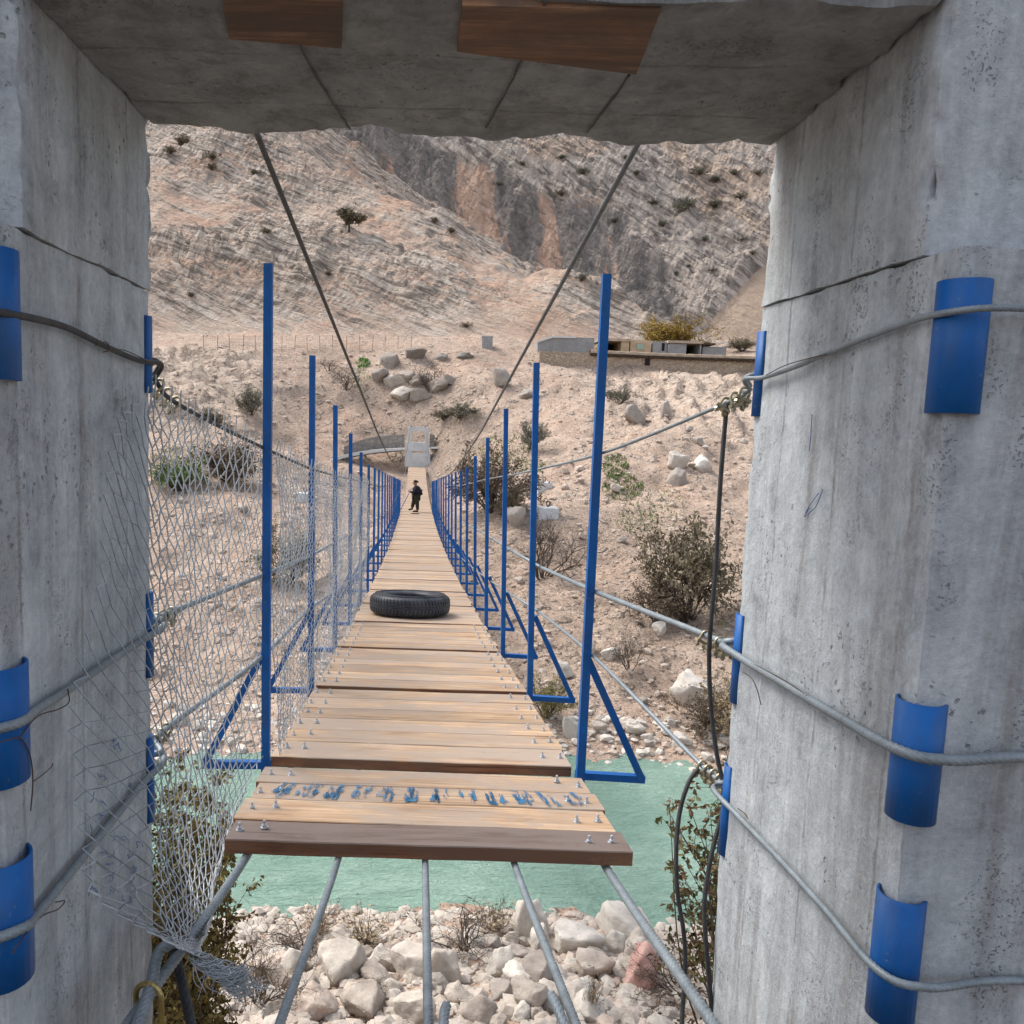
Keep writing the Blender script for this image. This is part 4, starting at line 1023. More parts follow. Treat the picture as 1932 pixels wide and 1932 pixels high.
S = [colA(i/NA) for i in range(NA+1)] + [colB(4.155+cellB*(j+1)) for j in range(NB)]
# half-cell sampling
S = np.array(S)
def half(S):
    H = np.empty((2*len(S)-1,)+S.shape[1:]); H[::2] = S; H[1::2] = 0.5*(S[:-1]+S[1:]); return H
H = half(S)
jit = vnoise(H*1.0, 7.0, 2)*0.010 + vnoise(H*1.0, 1.7, 2)*0.022
fade = np.ones(H.shape[0]); H = H + jit*np.array([0.9, 0.45, 0.35])
b = MB()
for k in range(len(S)):
    pts = []
    for j in range(NV):
        idx = 2*k + (1 if (j+k) % 2 == 0 else -1); idx = min(max(idx, 0), 2*NA) if k <= NA else min(max(idx, 2*NA+2), H.shape[0]-1)
        off = 0.0032 if j % 2 == 0 else -0.0032
        pts.append(H[idx, j]+np.array((off, 0, 0)))
    pts = np.array(pts)
    if k < 4: pts = pts[2+2*((k*5) % 3):]
    elif k % 7 == 3: pts = pts[1:]
    # wire reaches past the cable at the top
    top = pts[0]+np.array((0.004, 0.0, 0.03+0.03*((k*37) % 10)/10)); pts = np.vstack([top, pts])
    r = 0.0026 if k <= NA+20 else 0.0027
    b.tube(pts, r, 4 if k < NA+30 else 3, cap=False)
# twisted tail hanging from the torn corner
gath = np.array([atX(355, 1802, -0.585), atX(400, 1822, -0.53), atX(440, 1845, -0.475), atX(470, 1862, -0.44)])
for k in range(64):
    s0 = random.uniform(0, 0.45); e = random.uniform(0.75, 1.12)
    n = 12; base = spline(gath, 40); t = np.linspace(s0, min(e, 1), n); pts = base[(t*39).astype(int)]
    ph = random.uniform(0, 6.28); rad = random.uniform(0.004, 0.024); w = np.linspace(0, 1, n)
    pts = pts + rad*np.stack([np.cos(ph+w*5)*0.6, np.sin(ph+w*5), np.sin(ph+w*5+0.8)], -1)*(0.6+0.8*w[:, None]) + RNG.normal(size=(n, 3))*0.0035
    if random.random() < 0.5: pts = np.vstack([pts, pts[-1]+RNG.normal(size=3)*np.array((0.03, 0.02, 0.03))+np.array((0.01, 0, -0.02))])
    b.tube(pts, 0.0014, 4, cap=False)
for k in range(14):
    p0 = spline(gath, 40)[random.randint(2, 30)]; d = np.array((random.uniform(-.03, .05), random.uniform(-.02, .02), -random.uniform(.03, .11)))
    b.tube(spline([p0, p0+d*0.5+RNG.normal(size=3)*0.012, p0+d], 8), 0.0013, 4, cap=False)
o = b.build('wire_mesh', MAT['mesh_wire'], smooth=True)
tag(o, 'galvanised chain-link mesh hung along the left posts, torn and bunched at its near end', 'mesh')
# ------------------------------------------------------------------ truck tyre lying on the deck
ty = 10.58; tx = atY(773, 1145, 10.4)[0]
tz = zd(ty)+0.004
tilt = math.atan((zd(ty+.5)-zd(ty-.5)))
prof = []
Ro, Ri, hh = 0.515, 0.285, 0.275
shape = [(Ri, 0.055), (Ri+0.012, 0.03), (Ri+0.05, 0.012), (Ri+0.12, 0.004), (Ro-0.06, 0.012), (Ro-0.02, 0.032), (Ro-0.004, 0.06), (Ro, 0.10), (Ro+0.002, hh/2), (Ro, hh-0.10), (Ro-0.004, hh-0.06), (Ro-0.02, hh-0.032), (Ro-0.06, hh-0.012), (Ri+0.12, hh-0.004), (Ri+0.05, hh-0.012), (Ri+0.012, hh-0.03), (Ri, hh-0.055), (Ri+0.02, hh-0.07), (Ro-0.05, hh-0.06), (Ro-0.03, hh/2), (Ro-0.05, 0.06), (Ri+0.02, 0.07)]
tyre = empty('truck_tyre', (tx, ty, tz), 'worn black truck tyre lying flat on the bridge planks', 'tyre')
tyre.rotation_euler = (0, 0, 0)
b = MB(); b.lathe(shape, 96, (tx, ty, tz), closed=True); b.build('carcass', MAT['rubber'], tyre, smooth=True)
b = MB()
for i in range(66):
    a = 2*math.pi*i/66
    for z0, z1, sk in ((0.022, 0.112, 0.018), (hh-0.112, hh-0.022, -0.018)):
        pr = []
        for t in np.linspace(0, 1, 5):
            z = z0+(z1-z0)*t; rr = np.interp(z, [0, 0.012, .035, .065, .1, hh-.1, hh-.065, hh-.035, hh-.012, hh], [Ro-.1, Ro-.06, Ro-.02, Ro-.004, Ro, Ro, Ro-.004, Ro-.02, Ro-.06, Ro-.1])
            pr.append((z, rr, sk*(t-.5)))
        V = []
        for z, rr, s in pr:
            for da, dr in ((-0.030, -0.006), (-0.027, 0.010), (0.027, 0.010), (0.030, -0.006)):
                q = a+da+s/Ro; V.append((tx+(rr+dr)*math.cos(q), ty+(rr+dr)*math.sin(q), tz+z))
        f = []
        for m in range(4):
            for j in range(3): f.append((m*4+j, m*4+j+1, m*4+j+5, m*4+j+4))
        f += [(3, 2, 1, 0), (16, 17, 18, 19)]
        b.add(V, f)
for zc in (hh*0.42, hh*0.5, hh*0.58): b.lathe([(Ro-0.002, zc-0.008), (Ro+0.011, zc-0.006), (Ro+0.011, zc+0.006), (Ro-0.002, zc+0.008)], 96, (tx, ty, tz), closed=True)
b.build('tread', MAT['rubber'], tyre)
b = MB(); b.lathe([(Ri+0.10, hh-0.006), (Ri+0.104, hh+0.003), (Ri+0.112, hh+0.003), (Ri+0.116, hh-0.006)], 96, (tx, ty, tz), closed=True)
b.lathe([(Ri+0.165, hh-0.012), (Ri+0.168, hh-0.001), (Ri+0.174, hh-0.001), (Ri+0.178, hh-0.014)], 96, (tx, ty, tz), closed=True)
b.build('sidewall_rib', MAT['rubber'], tyre)
tyre.rotation_euler = (tilt, 0, 0)

# ------------------------------------------------------------------ the person on the deck
def skin(name, joints, edges, radii, mat, parent, loc, levels=2, root=0):
    me = bpy.data.meshes.new(name); me.from_pydata([tuple(j) for j in joints], edges, [])
    o = bpy.data.objects.new(name, me); COL.objects.link(o)
    if not me.skin_vertices:
        bm = bmesh.new(); bm.from_mesh(me); bm.verts.layers.skin.verify(); bm.to_mesh(me); bm.free()
    for i, r in enumerate(radii):
        me.skin_vertices[0].data[i].radius = (r, r) if np.isscalar(r) else r
        me.skin_vertices[0].data[i].use_root = (i == root)
    o.modifiers.new('skin', 'SKIN').use_smooth_shade = True
    s = o.modifiers.new('sub', 'SUBSURF'); s.levels = levels; s.render_levels = levels
    dg = bpy.context.evaluated_depsgraph_get(); m2 = bpy.data.meshes.new_from_object(o.evaluated_get(dg))
    m2.name = name; bpy.data.objects.remove(o)
    o = bpy.data.objects.new(name, m2); COL.objects.link(o); m2.materials.clear(); m2.materials.append(mat)
    for p in m2.polygons: p.use_smooth = True
    o.parent = parent; return o
simple('skin_tone', (0.30, 0.17, 0.11), 0.6, 0, 0.1)
simple('navy_cloth', (0.012, 0.012, 0.022), 0.9, 0, 0.3, 14, 0.2)
simple('olive_cloth', (0.028, 0.027, 0.018), 0.9, 0, 0.3, 14, 0.2)
simple('black_hair', (0.006, 0.005, 0.005), 0.7)
simple('dark_shoe', (0.02, 0.018, 0.016), 0.7)
py_ = 41.6; px_ = atY(784, 966, py_)[0]
base = np.array((px_, py_, zd(py_)+0.004))
person = empty('person', base, 'person in navy jacket and olive trousers on the far deck, holding a long pole', 'person')
person.scale = (1.22, 1.1, 1.0)
# local frame: camera side is -y, image right is +x; the person faces left (-x) and a little to the camera
J = {'pel': (0.02, 0, 0.80), 'spi': (0.03, -.01, 0.97), 'che': (0.02, -.02, 1.14), 'neck': (-0.01, -.03, 1.30), 'head0': (-0.04, -.05, 1.38), 'head1': (-0.065, -.065, 1.47), 'head2': (-0.055, -.06, 1.56),
 'shL': (0.0, -.17, 1.22), 'elL': (-0.10, -.24, 0.99), 'wrL': (-0.25, -.20, 1.03), 'haL': (-0.31, -.18, 1.06),
 'shR': (0.05, .13, 1.23), 'elR': (0.02, .20, 0.98), 'wrR': (-0.16, .10, 0.97), 'haR': (-0.24, .03, 0.98),
 'hiL': (0.02, -.09, 0.76), 'knL': (0.055, -.09, 0.44), 'anL': (0.085, -.09, 0.09), 'heL': (0.09, -.09, 0.04), 'toL': (-0.09, -.13, 0.03),
 'hiR': (0.0, .09, 0.76), 'knR': (-0.10, .09, 0.46), 'anR': (-0.15, .09, 0.17), 'heR': (-0.13, .09, 0.13), 'toR': (-0.27, .07, 0.08)}
nm = list(J); ix = {k: i for i, k in enumerate(nm)}
E = [('pel','spi'),('spi','che'),('che','neck'),('neck','head0'),('head0','head1'),('head1','head2'),('che','shL'),('shL','elL'),('elL','wrL'),('wrL','haL'),('che','shR'),('shR','elR'),('elR','wrR'),('wrR','haR'),
     ('pel','hiL'),('hiL','knL'),('knL','anL'),('anL','toL'),('anL','heL'),('pel','hiR'),('hiR','knR'),('knR','anR'),('anR','toR'),('anR','heR')]
rad = dict(pel=.12, spi=.115, che=.125, neck=.055, head0=.07, head1=.095, head2=.06, shL=.068, elL=.046, wrL=.032, haL=.03, shR=.068, elR=.046, wrR=.032, haR=.03, hiL=.092, knL=.062, anL=.04, heL=.03, toL=.025, hiR=.092, knR=.062, anR=.04, heR=.03, toR=.025)
skin('body', [J[k] for k in nm], [(ix[a], ix[c]) for a, c in E], [rad[k] for k in nm], MAT['skin_tone'], person, base)
def sub(keys, grow, extra=None):
    kk = list(keys); ed = [(kk.index(a), kk.index(c)) for a, c in E if a in kk and c in kk]
    return [J[k] for k in kk], ed, [rad[k]*grow+0.012 for k in kk]
j, e, r = sub(['pel','spi','che','shL','elL','wrL','shR','elR','wrR'], 1.5)
j += [(0.16, .03, 1.0), (0.24, .06, 0.84)]; e += [(1, 9), (9, 10)]; r += [0.14, 0.08]         # open jacket tails hanging behind
skin('jacket', j, e, r, MAT['navy_cloth'], person, base)
j, e, r = sub(['pel','hiL','knL','anL','hiR','knR','anR'], 1.28); skin('trousers', j, e, r, MAT['olive_cloth'], person, base)
b = MB()
for kA, kB, kC in (('anL', 'heL', 'toL'), ('anR', 'heR', 'toR')):
    a, c, d = (np.array(J[k])+base for k in (kA, kB, kC)); b.tube(spline([c+(0.02, 0, .0), (c+d)/2+(0, 0, .015), d+(-.03, 0, -0.002)], 8), [0.03, .042, .046, .046, .046, .045, .042, .02], 10)
b.build('shoes', MAT['dark_shoe'], person, smooth=True)
b = MB(); hc = np.array((-0.045, -.055, 1.51))+base
th = np.linspace(0, math.pi, 9); ph = np.linspace(0, 2*math.pi, 17); V = np.array([[(hc[0]+0.03*(1-abs(math.cos(t)))+.108*math.sin(t)*math.cos(p), hc[1]+.098*math.sin(t)*math.sin(p), hc[2]+.02+.095*math.cos(t)) for p in ph] for t in th[:6]])
b.grid(V); b.build('hair', MAT['black_hair'], person, smooth=True)
b = MB()
hd = np.array(J['head1'])+base
for s in (-1, 1): b.lathe([(0.001, -.012), (.011, -.006), (.013, 0), (.011, .006), (.001, .012)], 8, (hd[0]-.078, hd[1]-.02+s*.034, hd[2]+.02))
b.build('eye', MAT['black_hair'], person, smooth=True)
b = MB(); b.tube([hd+(-.085, -.02, .03), hd+(-.115, -.024, -.01), hd+(-.09, -.02, -.02)], [.010, .017, .009], 8); b.build('nose', MAT['skin_tone'], person, smooth=True)
# five fingers closed round the pole on each hand
g1 = np.array((-0.305, -.185, 1.065)); dirp = np.array((-0.42, 0.10, -0.90)); dirp /= np.linalg.norm(dirp)
g0 = g1
g2 = g1+dirp*0.0
for hk, cen in (('haL', g1),):
    b = MB()
    for i in range(5):
        o_ = cen+dirp*(i-1.6)*0.017; sgn = 1 if i < 4 else -1
        ring = [o_+0.026*np.array((math.cos(a)*sgn, math.sin(a), 0.25*math.cos(a))) for a in np.linspace(R(-20), R(230 if i < 4 else 150), 7)]
        b.tube(np.array(ring)+base, [.011, .011, .010, .010, .009, .009, .007], 6)
    b.build('fingers', MAT['skin_tone'], person, smooth=True)
b = MB(); b.tube([base+g1-dirp*0.10, base+g1, base+g1+dirp*1.06], 0.016, 8)
b.bar(base+g1-dirp*0.10, base+g1-dirp*0.10+np.array((0.10, 0, 0.07)), 0.016, 0.02)
b.build('pole', MAT['blue'], None, smooth=False)
o = bpy.data.objects['pole']; tag(o, 'long thin blue pole held slanting down by the person on the bridge', 'pole')
b = MB(); cx, cy = atY(783, 971, 40.6)[0], 40.3; zb0 = zd(cy)+0.006  # flat dark polygon just above the planks
pts = [(cx-.21, cy-.09), (cx+.02, cy-.13), (cx+.22, cy-.05), (cx+.19, cy+.10), (cx-.04, cy+.13), (cx-.20, cy+.07)]
V = [(x, y, zd(y)+0.006) for x, y in pts]+[(x, y, zd(y)+0.03) for x, y in pts]
b.add(V, [(5,4,3,2,1,0), (6,7,8,9,10,11)]+[(i, (i+1) % 6, (i+1) % 6+6, i+6) for i in range(6)])
tag(b.build('dark_blotch', MAT['navy_cloth']), 'small dark flat blotch on the planks in front of the person', 'blotch')
# ------------------------------------------------------------------ far gate, its walls, the houses
def z2(x, y): return ((650+x*0.23292)*0.90875, (850+y*0.23292)*0.90875)
def z3(x, y): return ((800+x*0.10352)*0.90875, (880+y*0.10352)*0.90875)
def z4(x, y): return ((1080+x*0.26915)*0.90875, (650+y*0.26915)*0.90875)
YG = 79.0
fg = empty('far_gate', atY(*z3(660, 830), YG), 'small pale concrete gate frame at the far end of the footbridge', 'gate')
def fbox(name, x0, y0, x1, y1, d0, d1, mat, parent, Y=YG, zf=z3):
    a = atY(*zf(x0, y1), Y); c = atY(*zf(x1, y0), Y)
    b = MB(); b.box((a[0], Y+d0, a[2]), (c[0], Y+d1, c[2]), 0); return b.build(name, mat, parent)
PC = MAT['pale_concrete']
fbox('pillar', 446, 60, 524, 372, 0, .5, PC, fg); fbox('pillar', 794, 66, 874, 376, 0, .5, PC, fg)
fbox('lintel', 527, 66, 791, 140, 0.01, .49, PC, fg)
fbox('cross_beam', 396, 376, 884, 528, -.1, .7, PC, fg)
fbox('pillar', 420, 532, 516, 592, 0, .5, PC, fg); fbox('pillar', 796, 532, 884, 592, 0, .5, PC, fg); fbox('rail', 730, 532, 760, 592, .05, .3, PC, fg)
fbox('plinth', 388, 596, 904, 850, -.5, .9, PC, fg)
for x in (530, 800): fbox('anchor_plate', x-14, 38, x+14, 58, .1, .35, MAT['blue'], fg)
# curved masonry wall with a pale concrete ledge at its foot
def ribbon(name, top, bot, Ys, thick, mat, parent=None, zf=z2, n=24):
    T = spline([atY(*zf(*q), y) for q, y in zip(top, Ys)], n); Bm = spline([atY(*zf(*q), y) for q, y in zip(bot, Ys)], n)
    Bm[:, :2] = T[:, :2]; o = np.array((0, thick, 0))
    jag = 0.02*np.stack([np.zeros(n), np.zeros(n), pnoise(T*3.0)], -1)
    b = MB(); V = np.array([Bm, T+jag, T+jag+o, Bm+o]); b.grid(V, flip=True)
    b.add(np.array([V[:, 0], V[:, -1]]).reshape(-1, 3), [(0, 1, 2, 3), (7, 6, 5, 4)])
    return b.build(name, mat, parent)
wl_ = ribbon('masonry_wall', [(275, 335), (390, 285), (520, 250), (660, 234), (815, 222)], [(232, 450), (390, 420), (520, 400), (660, 385), (815, 372)], [77.0, 78.6, 79.6, 80.1, 80.3], .5, MAT['masonry'])
tag(wl_, 'curved grey masonry retaining wall to the left of the far gate', 'wall')
tag(ribbon('concrete_ledge', [(150, 442), (300, 398), (480, 368), (640, 352), (815, 343)], [(150, 476), (300, 428), (480, 396), (640, 376), (815, 362)], [75.6, 77.0, 78.2, 78.8, 79.1], .9, MAT['white_paint']), 'pale concrete ledge along the foot of the curved masonry wall', 'ledge')
tag(ribbon('masonry_wall', [(1042, 222), (1060, 224), (1085, 232)], [(1042, 345), (1060, 345), (1085, 350)], [80.0, 80.1, 80.2], .5, MAT['masonry']), 'short grey masonry stub wall to the right of the far gate', 'wall')
tag(ribbon('concrete_ledge', [(1046, 338), (1100, 338), (1165, 350)], [(1046, 352), (1100, 352), (1165, 362)], [79.0, 79.1, 79.3], .8, MAT['white_paint']), 'short pale concrete ledge to the right of the far gate', 'ledge')
p = atY(*z2(160, 462), 75.0)
b = MB(); th = np.linspace(0, 2*math.pi, 20, endpoint=False); f = []
ring = lambda r, y: [(p[0]+r*math.cos(t), p[1]+y, p[2]+r*math.sin(t)) for t in th]
V = ring(.16, 0)+ring(.16, 1.5)+ring(.12, 0)+ring(.12, 1.4); n = 20
for i in range(n):
    k = (i+1) % n; f += [(i, k, n+k, n+i), (2*n+k, 2*n+i, 3*n+i, 3*n+k), (k, i, 2*n+i, 2*n+k)]
dp = empty('drain_pipe', p, 'white drain pipe end with a dark mouth below the left end of the pale ledge', 'pipe')
b.add(V, f); b.build('pipe', MAT['pipe_plastic'], dp, smooth=True)
b = MB(); b.add(ring(.119, .10), [tuple(range(n))]); b.build('mouth', MAT['dark_inside'], dp)

# houses on the shelf
def house(name, x0, x1, yt, yb, Y, depth, mat, label, cat='house', group=None, roof=None, slope=None):
    a = atY(*z4(x0, yb), Y); c = atY(*z4(x1, yt), Y)
    e = empty(name, ((a[0]+c[0])/2, Y, a[2]), label, cat, group)
    b = MB(); zb_ = a[2]-0.6
    prof = [(a[0], zb_), (c[0], zb_), (c[0], c[2]), (a[0], c[2])] if slope is None else [(a[0], zb_), (c[0], zb_), (c[0], c[2])]+[(atY(*z4(x, y), Y)[0], atY(*z4(x, y), Y)[2]) for x, y in slope]
    n = len(prof); V = [(x, Y, z) for x, z in prof]+[(x, Y+depth, z) for x, z in prof]
    b.add(V, [tuple(range(n)), tuple(range(2*n-1, n-1, -1))]+[(i, i+n, (i+1) % n+n, (i+1) % n) for i in range(n)])
    b.build('wall', mat, e)
    return e, a, c
def opening(e, name, x0, x1, y0, y1, Y, mat, d=0.0, proud=0.02, frame=None):
    a = atY(*z4(x0, y1), Y); c = atY(*z4(x1, y0), Y)
    b = MB(); b.box((a[0], Y-proud, a[2]), (c[0], Y+0.05, c[2])); return b.build(name, mat, e)
def slab(e, x0, x1, y0, y1, Y, d0, d1, mat, name='roof', tilt=0):
    a = atY(*z4(x0, y1), Y); c = atY(*z4(x1, y0), Y)
    b = MB(); b.box((a[0], Y+d0, a[2]), (c[0], Y+d1, c[2])); return b.build(name, mat, e)
HY = 101.0
e, a, c = house('block_house', 135, 575, 192, 290, HY, 5, MAT['block'], 'long low grey block house with a sloping left end, behind the stone wall', slope=[(430, 188), (330, 186), (250, 184), (135, 222)])
b = MB(); pts = [atY(*z4(x, y), HY-0.1) for x, y in ((130, 222), (250, 183), (330, 185), (430, 187))]
for q, r_ in zip(pts[:-1], pts[1:]): b.bar(q, r_, .25, .22)
b.build('roof_edge', MAT['white_paint'], e)
for x in (332, 512):
    o = opening(e, 'vent', x, x+42, 200, 235, HY, MAT['block'], proud=0.05)
# garage: walls and roof with a real recess
def open_shed(name, x0, x1, ox0, ox1, yt, ytop, yb, Y, label, mat):
    e, a, c = house(name, x0, ox0, yt, yb, Y, 4.5, mat, label, 'shed')
    q0 = atY(*z4(ox0, yb), Y); q1 = atY(*z4(ox1, ytop), Y); r1 = atY(*z4(x1, yt), Y)
    if x1 > ox1:
        b = MB(); b.box((q1[0], Y, q0[2]-.6), (r1[0], Y+4.5, r1[2])); b.build('wall', mat, e)
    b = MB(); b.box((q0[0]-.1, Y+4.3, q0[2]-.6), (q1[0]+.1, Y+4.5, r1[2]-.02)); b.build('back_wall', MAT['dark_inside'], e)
    b = MB(); b.box((atY(*z4(x0, yb), Y)[0]-.15, Y-.25, r1[2]+.003), (r1[0]+.15, Y+4.6, r1[2]+.30)); b.build('roof', MAT['mud_coping'], e)
    return e
open_shed('open_shed', 618, 842, 640, 782, 220, 222, 292, HY, 'open-fronted shed with a dark doorway just right of the long grey block house', MAT['mud_plaster'])
e, a, c = house('mud_house', 846, 1014, 212, 300, HY+.2, 4, MAT['mud_plaster'], 'beige mud-plastered house with one small window, between the sheds')
w = opening(e, 'window', 895, 958, 233, 285, HY+.2, MAT['mud_coping'], proud=.05); a = atY(*z4(902, 279), HY); c = atY(*z4(950, 240), HY)
b = MB(); b.box((a[0], HY+.10, a[2]), (c[0], HY+.148, c[2])); b.build('pane', MAT['window_glass'], w)
e, a, c = house('block_house', 1018, 1136, 220, 303, HY+.4, 4, MAT['block'], 'plain narrow grey block house just right of the beige mud house')
opening(e, 'doorway', 1090, 1116, 232, 292, HY+.4, MAT['dark_inside'])
open_shed('open_shed', 1142, 1400, 1284, 1390, 238, 246, 306, HY, 'grey block shed with a dark opening near its right end, below the yellow tree', MAT['block'])
e, a, c = house('block_house', 1406, 1592, 262, 308, HY+.3, 3, MAT['block'], 'low grey block building at the right end of the row of houses')
slab(e, 1404, 1510, 232, 242, HY-.2, 0, 3.4, MAT['dark_thatch'], 'roof'); slab(e, 1412, 1424, 243, 260, HY-.1, 0, .3, MAT['dark_thatch'], 'roof_prop')
# mud and stone wall below the houses
wy = [96.9, 97.0, 97.0, 97.1, 97.2]
wx = [150, 560, 1000, 1420, 1990]
sw = ribbon('stone_wall', [(150, 292), (560, 306), (1000, 326), (1420, 342), (1990, 358)], [(150, 400), (560, 440), (1000, 460), (1420, 480), (1990, 500)], wy, .6, MAT['stone_wall'], zf=z4, n=60)
tag(sw, 'long beige stone wall under the row of houses, dark thatch beneath its coping', 'wall')
cp = []
for xx in np.linspace(545, 1990, 150): cp.append((xx, np.interp(xx, [150, 560, 1000, 1420, 1990], [292, 306, 326, 342, 358])))
T = np.array([atY(*z4(x, y), 96.6) for x, y in cp]); nz = pnoise(np.stack([T[:, 0]*1.3, T[:, 0]*0, T[:, 0]*0], -1))[:, None]; nz2 = pnoise(np.stack([T[:, 0]*3.1, T[:, 0]*0+5, T[:, 0]*0], -1))[:, None]
zc_ = np.array((0, 0, 1.0)); yc_ = np.array((0, 1.0, 0))
b = MB(); b.grid(np.array([T-zc_*(0.02+.04*nz), T-zc_*.02+zc_*(.30+.06*nz)-yc_*.02, T+zc_*(.34+.06*nz)+yc_*.3, T+zc_*.30+yc_*1.3, T-zc_*.02+yc_*1.3]), flip=True); b.build('coping', MAT['mud_coping'], sw)
b = MB(); b.grid(np.array([T-zc_*(.34+.22*nz2)+yc_*.16, T-zc_*.03-yc_*(.12+.1*nz), T-zc_*.025+yc_*.29, T-zc_*.34+yc_*.29]), flip=True); b.build('thatch_fringe', MAT['dark_thatch'], sw)
a = atY(*z4(962, 402), 96.9); c = atY(*z4(1002, 322), 96.9); b = MB(); b.box((a[0], 96.78, a[2]), (c[0], 96.97, c[2])); b.build('water_stain_gap', MAT['dark_inside'], sw)
sw.children[-1].name = 'gap'
# small grey hut and the wire fence on the road shelf
q = hit(919, 658); e = empty('hut', q, 'tiny grey block hut standing alone left of the row of houses', 'hut')
b = MB(); b.box((q[0]-.62, q[1], q[2]-.5), (q[0]+.62, q[1]+1.3, q[2]+1.42)); b.build('wall', MAT['block'], e)
b = MB(); b.box((q[0]-.7, q[1]-.08, q[2]+1.423), (q[0]+.7, q[1]+1.4, q[2]+1.52)); b.build('roof', MAT['pale_concrete'], e)
fp = [hit(x, 662) for x in np.linspace(385, 775, 17)]
e = empty('wire_fence', fp[8], 'thin rusty wire fence with slim posts along the road across the hillside', 'fence')
for q in fp:
    b = MB(); b.bar(q-zc_*.3, q+zc_*1.75+np.array((random.uniform(-.12, .12), 0, 0)), .055, .055, up=(0, 1, 0)); b.build('post', MAT['fence_wire'], e)
b = MB()
for q, r_ in zip(fp[:-1], fp[1:]):
    for h in np.linspace(.15, 1.6, 7): b.tube([q+zc_*h, (q+r_)/2+zc_*(h-.03), r_+zc_*h], +0.007, 3, cap=False)
    for t in np.linspace(.1, .9, 7): s = q*(1-t)+r_*t; b.tube([s+zc_*.15, s+zc_*1.6], +0.006, 3, cap=False)
b.build('netting', MAT['fence_wire'], e)
# concrete anchor blocks of the wind guys
def anchor(px, w, h, label, cable_px=None, post=False):
    q = hit(*px); e = empty('anchor_block', q, label, 'anchor', 'concrete guy anchors on the far bank')
    b = MB(); rough_box(b, (q[0]-w/2, q[1], q[2]-.7), (q[0]+w/2, q[1]+w, q[2]+h), .12, .02, .04); b.build('block', PC, e, smooth=True)
    b = MB(); b.tube(spline([q+(0, .5, h-.02), q+(-.1, .5, h+.28), q+(.1, .5, h+.28), q+(.04, .5, h-.02)], 14), .03, 8); b.build('eye_bolt', MAT['cable_dark'], e, smooth=True)
    return q, e
q1, e1 = anchor((1035, 979), 1.12, .62, 'pale concrete anchor block on the slope just right of the second right-hand post')
q2, e2 = anchor((573, 948), 1.1, .60, 'pale concrete anchor block on the left slope, seen through the wire mesh')
q3, e3 = anchor((1028, 926), .95, .55, 'small pale concrete block uphill of the larger block, a guy cable reaching it')
for qa, pxs, lab in ((q3, [((1028, 920), None), ((985, 912), 50), ((950, 903), 48), ((905, 897), 44), ((860, 890), 38)], 'thin pale guy cable from the small concrete block to the right edge of the bridge'),):
    pts = [q3+np.array((0, .4, .55))]+[atY(x, y, Y) for (x, y), Y in pxs[1:]]
    b = MB(); b.tube(spline(pts, 30), .016, 6); tag(b.build('guy_cable', MAT['cable'], smooth=True), lab, 'cable')

